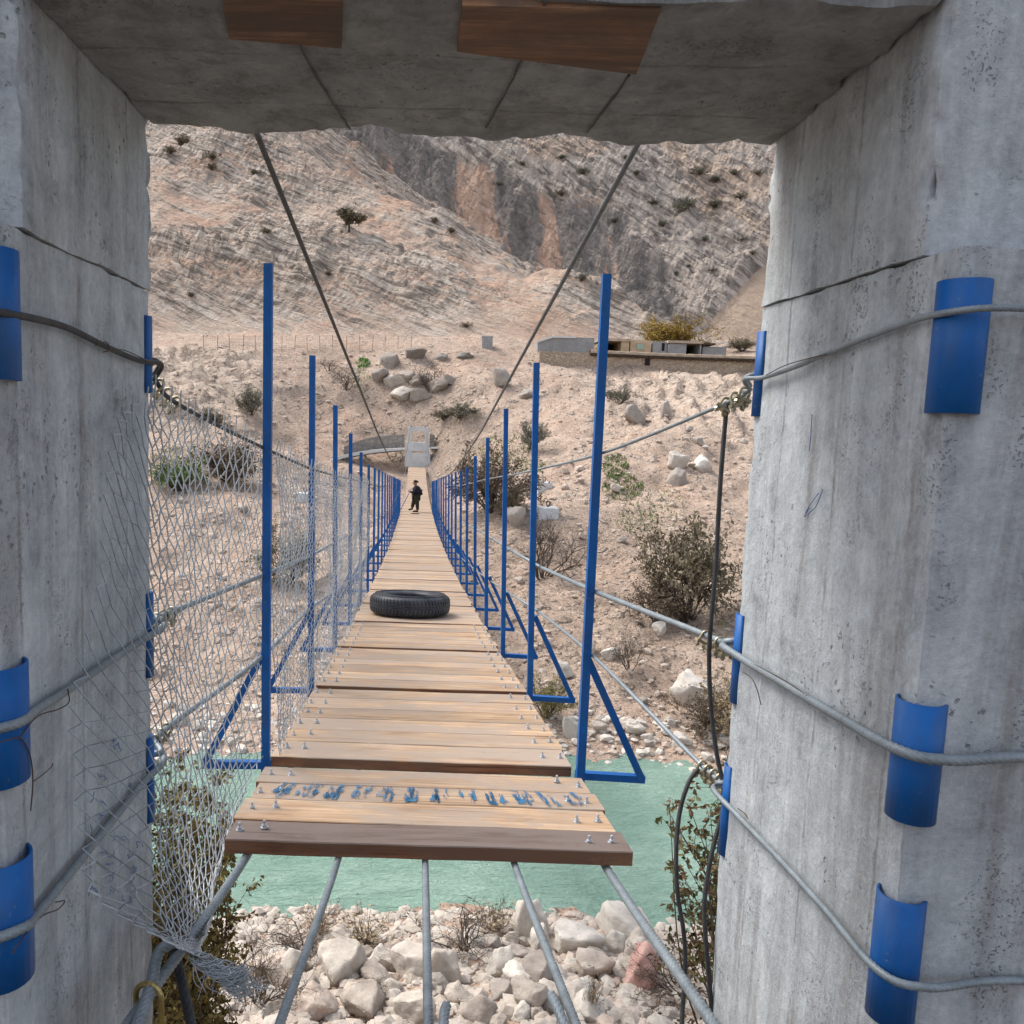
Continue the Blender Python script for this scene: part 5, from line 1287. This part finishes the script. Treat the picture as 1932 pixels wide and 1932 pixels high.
# ------------------------------------------------------------------ plants
def plant_mesh(kind, seed):
    """unit plant (height about 1): returns (branch builder, leaf verts, faces, tints)"""
    rng = random.Random(seed); nr = np.random.default_rng(seed); b = MB(); tips = []
    K = dict(bush=dict(stems=18, spread=.66, depth=3, leaf=5600, ls=.034, lean=.75), twiggy=dict(stems=9, spread=.8, depth=4, leaf=420, ls=.022, lean=.9),
             tree=dict(stems=5, spread=.55, depth=4, leaf=7000, ls=.046, lean=.6), round=dict(stems=20, spread=.5, depth=3, leaf=5600, ls=.036, lean=.85),
             straw=dict(stems=70, spread=.45, depth=0, leaf=500, ls=.05, lean=.5))[kind]
    def grow(p, d, L, r, lev):
        n = 4; pts = [p]; 
        for i in range(n):
            d = d + nr.normal(size=3)*0.20; d[2] += 0.05; d /= np.linalg.norm(d); p = p + d*L/n; pts.append(p)
            if lev <= 1: tips.append((p, L))
        b.tube(np.array(pts), np.linspace(r, r*0.45, n+1), 5 if lev > 1 else 3, cap=False)
        if lev > 0:
            for k in range(rng.randint(3, 4) if kind != 'twiggy' else rng.randint(3, 5)):
                q = pts[rng.randint(2, n)]; dd = d + nr.normal(size=3)*K['spread']; dd[2] = dd[2]*0.8+0.1; dd /= np.linalg.norm(dd)
                grow(q, dd, L*rng.uniform(.5, .72), r*.55, lev-1)
    if kind == 'tree':
        base = np.array((0, 0, 0.)); tr = np.array([(0, 0, -.05), (.015, 0, .08), (-.01, .01, .2), (.0, 0, .3)]); b.tube(tr, [.045, .036, .03, .026], 7)
        for k in range(K['stems']):
            a = k*2*math.pi/K['stems']+rng.uniform(-.4, .4); d = np.array((math.cos(a)*.75, math.sin(a)*.75, .7)); grow(np.array((0, 0, .29)), d/np.linalg.norm(d), rng.uniform(.22, .32), .02, 3)
    else:
        for k in range(K['stems']):
            a = rng.uniform(0, 6.283); t = K['lean']*math.sqrt(rng.random()); d = np.array((math.cos(a)*t, math.sin(a)*t, 1.0)); d /= np.linalg.norm(d)
            p = np.array((math.cos(a)*.06*rng.random(), math.sin(a)*.06*rng.random(), -.04)); L = rng.uniform(.42, .62) if K['depth'] else rng.uniform(.5, 1.05)
            grow(p, d, L, .014 if K['depth'] else .005, K['depth']-1 if K['depth'] else 0)
    V = []; Fc = []; T = []
    tp = [tips[rng.randrange(len(tips))] for _ in range(K['leaf'])]
    clump = {}
    for i, (p, L) in enumerate(tp):
        c = p + nr.normal(size=3)*0.028; s = K['ls']*rng.uniform(.5, 1.25)
        u = nr.normal(size=3); u /= np.linalg.norm(u); w = np.cross(u, nr.normal(size=3)); w /= np.linalg.norm(w)+1e-9
        k = len(V); V += [c-u*s*.75, c-w*s*.35, c+u*s*.75, c+w*s*.35]; Fc.append((k, k+1, k+2, k+3))
        key = tuple(np.floor(p*7).astype(int)); t0 = clump.setdefault(key, rng.random()); t = min(1, max(0, .65*t0+.35*rng.random())); T += [t]*4
    return b, np.array(V), Fc, T
PROTO = {}
def proto(kind, leaf, seed):
    key = (kind, leaf, seed)
    if key in PROTO: return PROTO[key]
    b, V, Fc, T = plant_mesh(kind, seed)
    vb = b.build('branches', MAT['bark']); lb = MB(); lb.add(V, Fc); lo = lb.build('foliage', MAT[leaf]); set_tint(lo, T)
    md = (vb.data, lo.data); bpy.data.objects.remove(vb); bpy.data.objects.remove(lo); PROTO[key] = md; return md
def plant(name, kind, leaf, seed, pos, w, h, label, cat, group=None, rz=None, sink=0.02):
    db, dl = proto(kind, leaf, seed)
    e = empty(name, np.array(pos)-np.array((0, 0, sink*h)), label, cat, group, rz if rz is not None else random.uniform(0, 6.28)); e.scale = (w, w, h)
    tr = 'trunk' if kind == 'tree' else 'branches'; cr = 'crown' if kind == 'tree' else 'foliage'
    for nme, d in ((tr, db), (cr, dl)):
        o = bpy.data.objects.new(nme, d); COL.objects.link(o); o.parent = e
    return e
def pplant(name, kind, leaf, seed, px, wpx, hpx, label, cat, group=None, t0=20.0):
    q = hit(*px, t0=t0); dist = np.linalg.norm(q-CAM)*0.99; return plant(name, kind, leaf, seed, q, wpx/F*dist*0.95, hpx/F*dist*1.02, label, cat, group)
pplant('tree', 'tree', 'leaf_scrub', 3, (658, 438), 66, 58, 'lone dark round tree on the ridge of the bedded hill, above the left cable', 'tree')
q = atY(1272, 660, 108.5); plant('tree', 'round', 'leaf_yellow', 4, (q[0], 108.5, float(z_ground(q[0], 108.5))-.3), 6.6, 4.6, 'yellow-green tree standing behind the row of houses', 'tree')
q = atY(1237, 660, 109.5); plant('tree', 'round', 'leaf_yellow', 5, (q[0]+.4, 109.5, float(z_ground(q[0], 109.5))-.3), 3.2, 3.4, 'smaller yellow-green tree left of the bigger yellow tree behind the houses', 'tree')
q = atY(1400, 667, 106); plant('bush', 'bush', 'leaf_scrub', 6, (q[0], 106, float(z_ground(q[0], 106))), 3.4, 2.0, 'dark bush at the right end of the houses, at the foot of the pale scree', 'bush')
pplant('bare_tree', 'twiggy', 'leaf_grey', 7, (812, 742), 62, 62, 'small bare grey tree growing from the rock outcrop above the far gate', 'tree')
pplant('bush', 'twiggy', 'leaf_brown', 8, (655, 735), 52, 48, 'dry brown twiggy bush left of the rock outcrop above the far gate', 'bush')
pplant('bush', 'bush', 'leaf_grey', 9, (868, 788), 74, 32, 'wide low grey bush above and right of the far gate', 'bush')
pplant('bush', 'bush', 'leaf_scrub', 10, (838, 792), 46, 24, 'low dark bush beside the wide grey bush above the far gate', 'bush')
pplant('bush', 'round', 'leaf_grey', 11, (1003, 848), 52, 58, 'round grey-green bush behind the second right-hand post', 'bush')
pplant('bush', 'bush', 'leaf_brown', 12, (930, 962), 160, 135, 'big dark brown thicket behind the right-hand posts, above the middle cable', 'bush')
pplant('bush', 'bush', 'leaf_scrub', 13, (965, 975), 60, 70, 'dark bush at the right foot of the big brown thicket', 'bush')
pplant('bare_tree', 'twiggy', 'leaf_brown', 14, (1022, 1088), 130, 120, 'bare spreading thorn tree just left of the first right-hand post', 'tree')
pplant('bush', 'bush', 'leaf_scrub', 15, (1295, 1170), 165, 200, 'large dark olive bush on the right slope, beside the hanging black cable', 'bush')
pplant('bush', 'bush', 'leaf_brown', 16, (1240, 1172), 100, 90, 'low brown bush at the left foot of the large dark olive bush', 'bush')
pplant('bush', 'twiggy', 'leaf_scrub', 17, (1187, 1268), 62, 95, 'slim dry bush between the first right-hand post and the middle cable clamps', 'bush')
pplant('bush', 'bush', 'grass_dry', 18, (1030, 1352), 75, 80, 'yellow-green tuft beside the right edge of the deck, under the first strut', 'bush')
pplant('bush', 'bush', 'leaf_straw', 19, (1395, 1385), 130, 130, 'straw-coloured bush at the far waterside against the right pillar', 'bush')
pplant('bush', 'bush', 'leaf_brown', 20, (1325, 1375), 95, 65, 'low purplish brown bush at the far waterside left of the straw-coloured bush', 'bush')
pplant('bush', 'round', 'leaf_brown', 21, (430, 905), 120, 88, 'brown bush behind the wire mesh, left of the first left-hand post', 'bush')
pplant('bush', 'round', 'grass', 22, (335, 925), 110, 66, 'green bush behind the wire mesh, close to the left pillar', 'bush')
pplant('bush', 'bush', 'leaf_grey', 23, (545, 1100), 100, 112, 'grey-green bush seen through the mesh between the first and second left-hand posts', 'bush')
pplant('bush', 'bush', 'leaf_grey', 24, (474, 782), 46, 62, 'grey-green bush at the foot of the rock slab above the wire mesh', 'bush')
pplant('bush', 'bush', 'leaf_scrub', 25, (405, 800), 72, 34, 'low dark bush just above the top edge of the wire mesh', 'bush')
pplant('bush', 'round', 'leaf_grey', 26, (1152, 752), 24, 20, 'small grey-green bush on the bedded slope, left one of a pair below the stone wall', 'bush')
pplant('bush', 'round', 'leaf_grey', 27, (1172, 762), 30, 32, 'grey-green bush on the bedded slope, bigger one of a pair below the stone wall', 'bush')
pplant('bush', 'twiggy', 'leaf_scrub', 28, (352, 672), 20, 26, 'tiny dark bush on the left hillside right beside the left pillar', 'bush')
pplant('bush', 'twiggy', 'leaf_brown', 29, (620, 700), 34, 30, 'small leafless bush left of the left suspension cable, below the wire fence', 'bush')
rg_s = random.Random(2)
for i, (x, y, s) in enumerate([(1100, 330, 20), (1180, 300, 18), (1320, 330, 26), (1348, 392, 30), (1352, 345, 24), (1398, 375, 26), (1250, 428, 24), (1290, 400, 40), (1400, 455, 16), (1420, 480, 16), (1300, 505, 16), (1345, 512, 15), (1275, 520, 14), (1200, 330, 16), (1060, 370, 34), (985, 312, 18), (1098, 530, 22), (1230, 385, 22), (1160, 420, 16), (1385, 330, 16), (1430, 330, 16), (1330, 455, 16), (1060, 300, 16), (940, 350, 15)]):
    pplant('shrub', 'bush', 'leaf_grey', 30+i % 3, (x, y), s*rg_s.uniform(.6, 1.2), s*rg_s.uniform(.4, .7), 'dark olive shrub dotted among the rocks of the mountain in the background', 'shrub', 'shrubs on the mountain')
for i, (x, y, s) in enumerate([(345, 275, 24), (320, 290, 18), (402, 302, 22), (400, 320, 16), (480, 330, 14), (505, 440, 14), (820, 420, 14), (850, 440, 14), (880, 618, 16), (360, 560, 12), (620, 520, 12)]):
    pplant('shrub', 'bush', 'leaf_scrub', 30+i % 3, (x, y), s*1.3, s*.8, 'little grey-olive shrub on the bedded pale hill in the middle distance', 'shrub', 'shrubs on the bedded hill')
# near bank
def near_plant(kind, leaf, seed, px, Y, w, h, label):
    q = atY(*px, Y); g = float(z_ground(q[0], Y)); return plant('bush', kind, leaf, seed, (q[0], Y, g), w, h, label, 'bush')
def leafy(name, anchor_pts, ends, leafmat, ls, per, label, seed, dense=1.0):
    """shrub whose stems start at the root and end at given points, leaves along the outer half"""
    nr = np.random.default_rng(seed); rng = random.Random(seed); b = MB(); V = []; Fc = []; T = []
    e = empty(name, anchor_pts[0], label, 'bush')
    for en in ends:
        a = np.array(anchor_pts[rng.randrange(len(anchor_pts))]); en = np.array(en, float); m = (a+en)/2+nr.normal(size=3)*0.12*np.linalg.norm(en-a)*.5+np.array((0, 0, .12*np.linalg.norm(en-a)))
        P = spline([a, m, en], 14); b.tube(P, np.linspace(.014, .0022, 14), 5, cap=False)
        for k in range(3, 14):
            for j in range(2):
                d = nr.normal(size=3); d[2] = abs(d[2])*.4; d /= np.linalg.norm(d); L = rng.uniform(.10, .30)*(1.2-.5*k/14); tw = spline([P[k], P[k]+d*L*.5+nr.normal(size=3)*.015, P[k]+d*L], 6); b.tube(tw, np.linspace(.0035, .0012, 6), 3, cap=False)
                for q in range(per):
                    c = tw[rng.randint(2, 5)]+nr.normal(size=3)*.016; s = ls*rng.uniform(.6, 1.25); u = nr.normal(size=3)+np.array((0, 0, -.5)); u /= np.linalg.norm(u); w = np.cross(u, nr.normal(size=3)); w /= np.linalg.norm(w); nn = np.cross(u, w)*s*.18
                    kk = len(V); V += [c, c+u*s*.5+w*s*.30+nn, c+u*s, c+u*s*.5-w*s*.30+nn]; Fc += [(kk, kk+1, kk+2), (kk, kk+2, kk+3)]; t = rng.random(); T += [t]*4
    b.build('branches', MAT['bark'], e); lb = MB(); lb.add(V, Fc); o = lb.build('foliage', MAT[leafmat], e); set_tint(o, T); return e
def gpt(px, Y): q = atY(*px, Y); return np.array((q[0], Y, float(z_ground(q[0], Y))-.05))
ends = []
rg = random.Random(5)
for k in range(110):
    y = rg.uniform(1440, 1960); t = (y-1440)/520; x = rg.uniform(215, np.interp(y, [1440, 1550, 1640, 1720, 1850, 1960], [400, 430, 478, 455, 440, 430])); ends.append(atY(x, y, rg.uniform(7.0, 8.6)))
leafy('bush', [gpt((300, 1700), 7.9), gpt((230, 1700), 7.6), gpt((350, 1700), 8.1)], ends, 'leaf_olive', .066, 9, 'tall olive-brown bush at lower left behind the torn wire mesh', 3)
ends = [atY(x, y, Y) for x, y, Y in ((1262, 1505, 6.2), (1258, 1525, 6.3), (1300, 1520, 6), (1285, 1570, 6.1), (1270, 1620, 6.3), (1300, 1640, 6.0), (1275, 1660, 6.2), (1330, 1560, 5.9), (1350, 1480, 6.1), (1375, 1440, 6.2), (1330, 1660, 6.1), (1310, 1720, 6), (1265, 1775, 6.3), (1300, 1770, 6.1), (1345, 1740, 5.9), (1375, 1700, 5.8), (1370, 1560, 5.9), (1350, 1610, 5.8), (1390, 1500, 6), (1385, 1620, 5.9), (1340, 1530, 6.1), (1310, 1590, 6.0), (1300, 1690, 6.1), (1360, 1650, 5.8))]
leafy('bush', [gpt((1480, 1800), 6.1), gpt((1460, 1800), 6.3)], ends, 'leaf_autumn', .062, 5, 'thin branches with brown autumn leaves over the water, beside the right pillar', 8)
pplant('bush', 'twiggy', 'leaf_olive', 40, (470, 1905), 120, 130, 'leafy young bush among the stones right of the torn end of the mesh', 'bush', None, 9.0)
for i, (x, y, w, h, lab, k) in enumerate([(560, 1800, 130, 75, 'dry brown shrub at the near waterside, just left of the second deck cable', 'twiggy'), (690, 1790, 130, 60, 'sparse dry shrub at the near waterside, between the second and third deck cables', 'straw'), (880, 1800, 150, 85, 'wide purplish dry shrub among pale boulders right of the middle deck cable', 'twiggy'), (930, 1760, 100, 60, 'dry straw tuft at the water edge left of the white boulder', 'straw'), (1290, 1880, 150, 80, 'dry brown shrub on the near bank beside the right pillar', 'twiggy'), (600, 1765, 90, 55, 'thin straw tuft at the water edge by the second deck cable', 'straw'), (1115, 1915, 40, 85, 'single dead weed stalk at the bottom between the right deck cables', 'straw'), (700, 1880, 60, 40, 'small dry shrub among the stones left of the middle deck cable', 'twiggy')]):
    pplant('bush', k, 'leaf_brown' if k == 'twiggy' else 'leaf_straw', 41+i, (x, y), w, h, lab, 'bush', None, 9.0)

# ------------------------------------------------------------------ rocks
def rock_mesh(seed, sub=3, cuts=9):
    rng = np.random.default_rng(seed); bm = bmesh.new(); bmesh.ops.create_icosphere(bm, subdivisions=sub, radius=0.62)
    V = np.array([v.co[:] for v in bm.verts]); f = [tuple(v.index for v in q.verts) for q in bm.faces]; bm.free()
    for k in range(cuts):
        n = rng.normal(size=3); n /= np.linalg.norm(n); d = rng.uniform(.25, .47); h = V @ n - d; m = h > 0; V[m] -= n*h[m][:, None]*0.92
    q = V+seed*3.7; V = V*(1+0.12*fbm(q*1.6, 3)[:, None]) + 0.032*vnoise(q, 6.0, 4)
    if sub > 2: V = V*(1-0.05*np.clip(ridged(q*5.0, 3), -.4, 1)[:, None])
    V /= np.array([V[:, 0].max()-V[:, 0].min(), V[:, 1].max()-V[:, 1].min(), V[:, 2].max()-V[:, 2].min()])
    return V, f
ROCKV = [rock_mesh(s, 4, 15) for s in range(12)]; ROCKS = {}
def rock_data(i, mat):
    if (i, mat) not in ROCKS:
        b = MB(); b.add(*ROCKV[i]); o = b.build('boulder', MAT[mat], smooth=True); ROCKS[(i, mat)] = o.data; bpy.data.objects.remove(o)
    return ROCKS[(i, mat)]
def rock(pos, sx, sy, sz, label, mat='rock', group=None, i=None, rot=None, sink=.32, name='boulder'):
    o = bpy.data.objects.new(name, rock_data(random.randrange(12) if i is None else i, mat)); COL.objects.link(o)
    o.scale = (sx, sy, sz); o.location = (pos[0], pos[1], pos[2]+sz*(.5-sink)); o.rotation_euler = rot or (random.uniform(-.25, .25), random.uniform(-.25, .25), random.uniform(0, 6.28))
    return tag(o, label, 'rock', group)
def prock(px, wpx, hpx, label, mat='rock', group=None, t0=9.0, **k):
    q = hit(px[0], px[1]+hpx*.38, t0=t0); d = np.linalg.norm(q-CAM); w = wpx/F*d; h = hpx/F*d
    return rock(q, w, w*random.uniform(.75, 1.0), h*1.35, label, mat, group, rot=k.pop('rot', (random.uniform(-.15, .15), random.uniform(-.15, .15), random.uniform(-.5, .5))), **k)
prock((1176, 1745), 112, 62, 'big tilted cream boulder at the near water edge, grey stain on its right end', 'rock_white', i=1, rot=(0, R(14), R(-20)))
prock((1003, 1738), 60, 62, 'bright white upright boulder at the near water edge left of the fourth deck cable', 'rock_white', i=3)
prock((1014, 1772), 36, 42, 'small white boulder leaning below the bright white upright boulder', 'rock_white', i=4)
prock((1080, 1775), 78, 46, 'cream boulder at the water edge between the white and the big tilted boulder', 'rock_white', i=5)
prock((1160, 1782), 48, 44, 'white boulder just below the big tilted boulder', 'rock_white', i=6)
prock((1200, 1795), 58, 52, 'grey-cream boulder below the right end of the big tilted boulder', 'rock', i=7)
prock((1214, 1830), 66, 64, 'pink boulder on the near bank left of the outer right deck cable', 'rock_pink', i=2, rot=(.1, .1, .4))
prock((1366, 1806), 46, 32, 'white boulder at the water edge close to the right pillar', 'rock_white', i=8)
prock((643, 1822), 88, 58, 'largest grey boulder of the near bank, between the second and middle deck cables', 'rock', i=9)
prock((772, 1820), 74, 54, 'large pale boulder behind the middle deck cable', 'rock', i=10)
prock((716, 1812), 50, 46, 'cream boulder between the two large boulders of the near bank', 'rock_white', i=0)
prock((548, 1820), 50, 44, 'rounded pale boulder left of the second deck cable', 'rock_white', i=11)
prock((505, 1835), 66, 48, 'flat pale boulder below the leafy bush at left', 'rock', i=1)
prock((840, 1832), 60, 60, 'grey boulder right of the middle deck cable, below the dry shrub', 'rock', i=3)
prock((950, 1820), 48, 48, 'pale boulder below the dry shrub left of the fourth deck cable', 'rock_white', i=2)
prock((1010, 1836), 66, 50, 'dark grey boulder behind the fourth deck cable', 'rock_grey', i=4)
prock((1110, 1822), 60, 40, 'tan boulder between the fourth deck cable and the pink boulder', 'rock', i=5)
prock((1085, 1880), 70, 44, 'orange-tinted boulder low on the near bank right of the fourth deck cable', 'rock', i=6)
prock((1000, 1880), 64, 50, 'pale grey boulder low on the near bank left of the fourth deck cable', 'rock', i=8)
prock((690, 1895), 74, 46, 'broad pale boulder at the bottom left of the middle deck cable', 'rock', i=9)
prock((590, 1900), 66, 42, 'flat grey boulder at the bottom right of the second deck cable', 'rock', i=7)
prock((780, 1905), 70, 42, 'low cream boulder at the bottom behind the middle deck cable', 'rock', i=10)
prock((900, 1905), 62, 42, 'greyish boulder at the bottom right of the middle deck cable', 'rock_grey', i=11)
# rubble of the near bank: fist- to head-sized stones one could still pick out
rg = random.Random(11)
for k in range(120):
    y = 1752+178*rg.random()**0.9; x = rg.uniform(440, 1395)
    if y < np.interp(x, [440, 800, 1000, 1150, 1290, 1400], [1765, 1757, 1762, 1790, 1805, 1815]): continue
    s = (13+27*rg.random()**2)*(1+.3*(y-1750)/180)
    prock((x, y), s*1.2, s*.75, 'pale limestone rock strewn on the near bank between the larger boulders', rg.choice(['rock', 'rock', 'rock', 'rock_white', 'rock_grey']), 'loose rocks of the near bank', sink=.38)
for k in range(70):
    x = rg.uniform(285, 1400); y = rg.uniform(1352, 1404)
    if 480 < x < 1060: continue
    s = rg.uniform(9, 24)*(0.6+0.8*(rg.random()**2))
    prock((x, y), s*1.25, s*.8, 'whitish rock in the belt of stones along the far waterline', rg.choice(['rock', 'rock_white', 'rock_white']), 'rocks along the far waterline', t0=18)
prock((1300, 1300), 84, 62, 'big pale boulder on the far bank below the clamps of the middle right cable', 'rock_white', i=0, t0=20)
prock((1335, 1318), 52, 44, 'pinkish pale boulder on the far bank against the right side of the big pale boulder', 'rock', i=2, t0=20)
prock((1078, 1372), 30, 38, 'upright white rock at the far waterline beside the first right-hand post', 'rock_white', i=3, t0=20)
oc = [((736, 672), 38, 38, 'dark grey crag at the upper left of the outcrop above the far gate', 'rock_crag', 4), ((781, 664), 32, 20, 'grey boulder at the top of the outcrop above the far gate', 'rock_crag', 5), ((833, 669), 26, 16, 'grey boulder on the road edge right of the outcrop top', 'rock_crag', 6), ((872, 668), 30, 14, 'wide grey boulder farthest right along the road edge above the far gate', 'rock_crag', 7),
 ((716, 702), 30, 26, 'pale grey crag at the left end of the outcrop, beside the green grass patch', 'rock_crag', 8), ((741, 710), 34, 24, 'pale broken crag left of the middle of the outcrop', 'rock', 0), ((768, 706), 36, 22, 'pale layered crag in the middle of the outcrop', 'rock_crag', 9), ((796, 712), 30, 20, 'grey broken crag right of the middle of the outcrop', 'rock_crag', 2), ((826, 722), 36, 26, 'brownish crag at the foot of the bare tree on the outcrop', 'rock_crag', 10), ((850, 712), 24, 16, 'small grey crag right of the bare tree on the outcrop', 'rock_crag', 3), ((757, 736), 40, 22, 'reddish crag at the lower left of the outcrop', 'rock', 11), ((790, 740), 36, 24, 'grey-brown crag at the bottom middle of the outcrop', 'rock_crag', 1)]
for px_o, w_, h_, lab, mt, ii in oc: prock(px_o, w_*1.25, h_, lab, mt, i=ii, t0=30, sink=.52)
prock((944, 713), 40, 36, 'reddish grey boulder left of the second right-hand post, below the road', 'rock_grey', i=1, t0=30)
prock((1000, 742), 34, 16, 'low dark boulder behind the top of the second right-hand post', 'rock_grey', i=2, t0=30)
prock((1198, 783), 44, 24, 'dark slanted slab-like rock on the slope right of the first right-hand post', 'rock_grey', i=3, t0=30, rot=(0, R(28), 0))
prock((1252, 771), 20, 32, 'small reddish brown rock standing right of the dark slanted slab', 'rock_grey', i=4, t0=30)
prock((1272, 872), 40, 30, 'white block of rock on top of the grey stump on the right slope', 'rock_white', i=5, t0=30)
prock((1278, 898), 38, 32, 'grey stump of rock under the white block on the right slope', 'rock_grey', i=6, t0=30)
prock((1322, 876), 34, 24, 'pale flat rock right of the white block on the right slope', 'rock_white', i=7, t0=30)
prock((972, 974), 40, 36, 'dark grey boulder at the foot of the dark bush, left of the second right-hand post', 'rock_grey', i=8, t0=30)
prock((1244, 1188), 28, 24, 'rounded pale rock below the large dark olive bush', 'rock_white', i=9, t0=20)
prock((1150, 1235), 32, 22, 'pale rock left of the slim dry bush on the right slope', 'rock_white', i=10, t0=20)
prock((1110, 1220), 26, 26, 'pale rock right behind the first right-hand post', 'rock_white', i=11, t0=20)
prock((1060, 1262), 40, 30, 'pale rock between the first and second right-hand posts', 'rock', i=1, t0=20)
for k in range(60):
    x, y = (rg.uniform(950, 1415), rg.uniform(800, 1340)) if k < 40 else (rg.uniform(300, 690), rg.uniform(930, 1330))
    s = rg.uniform(7, 16)
    prock((x, y), s*1.3, s*.8, 'pale rock scattered on the slopes of the far bank', rg.choice(['rock', 'rock_tan', 'rock_tan', 'rock_grey']), 'loose rocks on the far slopes', t0=20)
# stones nobody could count
LOW = [rock_mesh(100+s, 1, 4) for s in range(8)]
def stones(name, pts, sizes, mat, label=None):
    b = MB(); T = []
    for p, s in zip(pts, sizes):
        V, f = LOW[random.randrange(8)]; a = random.uniform(0, 6.28); c, sn = math.cos(a), math.sin(a)
        W = V*np.array((s*random.uniform(.8, 1.4), s, s*random.uniform(.5, .9))); W = W @ np.array([[c, sn, 0], [-sn, c, 0], [0, 0, 1]]); b.add(W+p+np.array((0, 0, s*.08)), f); T += [random.random()]*len(V)
    o = b.build(name, mat); set_tint(o, T); tag(o, label, 'stones', kind='stuff')
pts = []; sz = []
nr = np.random.default_rng(3)
Yv = 10.2+5.6*nr.random(7000); Xv = nr.uniform(-4.6, 6.8, 7000)
Zv = z_ground(Xv, Yv); k = Zv > WZ-.1
stones('rubble', np.stack([Xv, Yv, Zv], -1)[k], (0.045+.25*nr.random(7000)**3.5)[k], MAT['rock'], 'small pale stones covering the near river bank')
Yv = 24+72*nr.random(9000)**1.5; Xv = nr.uniform(-1, 1, 9000)*(4+Yv*.55)
Zv = z_ground(Xv, Yv); k = (Zv > WZ-.1) & (np.abs(Xv+.1) > 1.2)
stones('scree', np.stack([Xv, Yv, Zv], -1)[k], (0.06+.32*nr.random(9000)**5)[k]*(.6+Yv[k]/110), MAT['rock_tan'], 'loose stones over the slopes of the far bank')
Xv = nr.uniform(-26, 26, 1500); Zt = WZ+nr.uniform(-.12, .5, 1500)
Yv = np.array([np.interp(0, [0], [0])]*1500) if False else np.full(1500, 24.0)
for it in range(14):       # walk each stone to the far waterline height
    Yv = Yv + np.clip((Zt-z_ground(Xv, Yv))*2.0, -1.2, 1.2)
stones('shingle', np.stack([Xv, Yv, z_ground(Xv, Yv)], -1), 0.08+.34*nr.random(1500)**3, MAT['rock_white'], 'white shingle along the far waterline')

# grass and ground cover
def grass(name, patches, mat, label, bh, n_each):
    V = []; Fc = []; T = []
    for (x, y, rx, ry), n in zip(patches, n_each):
        for k in range(n):
            a = random.uniform(0, 6.28); r_ = math.sqrt(random.random()); q = hit_fast(x+rx*r_*math.cos(a), y+ry*r_*math.sin(a))
            if q is None: continue
            h = bh*random.uniform(.5, 1.3); d = np.array((random.uniform(-1, 1), random.uniform(-1, 1), 0))*h*.7; w = np.array((math.cos(a*3), math.sin(a*3), 0))*h*.22; k0 = len(V)
            V += [q-w, q+w, q+d+(0, 0, h)]; Fc.append((k0, k0+1, k0+2)); t = random.random(); T += [t]*3
    b = MB(); b.add(V, Fc); o = b.build(name, MAT[mat]); set_tint(o, T); tag(o, label, 'grass', kind='stuff')
def hit_fast(vx, vy):
    d = ray(vx, vy); d = d/d[1]; t = np.geomspace(20, 108, 110); p = CAM+d[None]*t[:, None]; m = p[:, 2] < z_ground(p[:, 0], p[:, 1]); k = np.argmax(m)
    if not m[k] or k == 0: return None
    t = np.linspace(t[k-1], t[k], 14); p = CAM+d[None]*t[:, None]; m = p[:, 2] < z_ground(p[:, 0], p[:, 1]); return p[np.argmax(m)]
grass('grass', [(1160, 880, 26, 24), (1175, 920, 40, 26), (950, 848, 50, 30), (905, 870, 40, 26), (1000, 880, 30, 14), (340, 870, 60, 30), (1200, 985, 40, 22), (1240, 950, 60, 30)], 'grass', 'thin green grass on the slopes of the far bank', .15, [1100, 1100, 1300, 800, 450, 1200, 350, 350])
grass('bright_grass', [(685, 686, 14, 10), (680, 712, 20, 18)], 'grass_bright', 'patch of bright green grass by the outcrop above the far gate', .17, [900, 260])
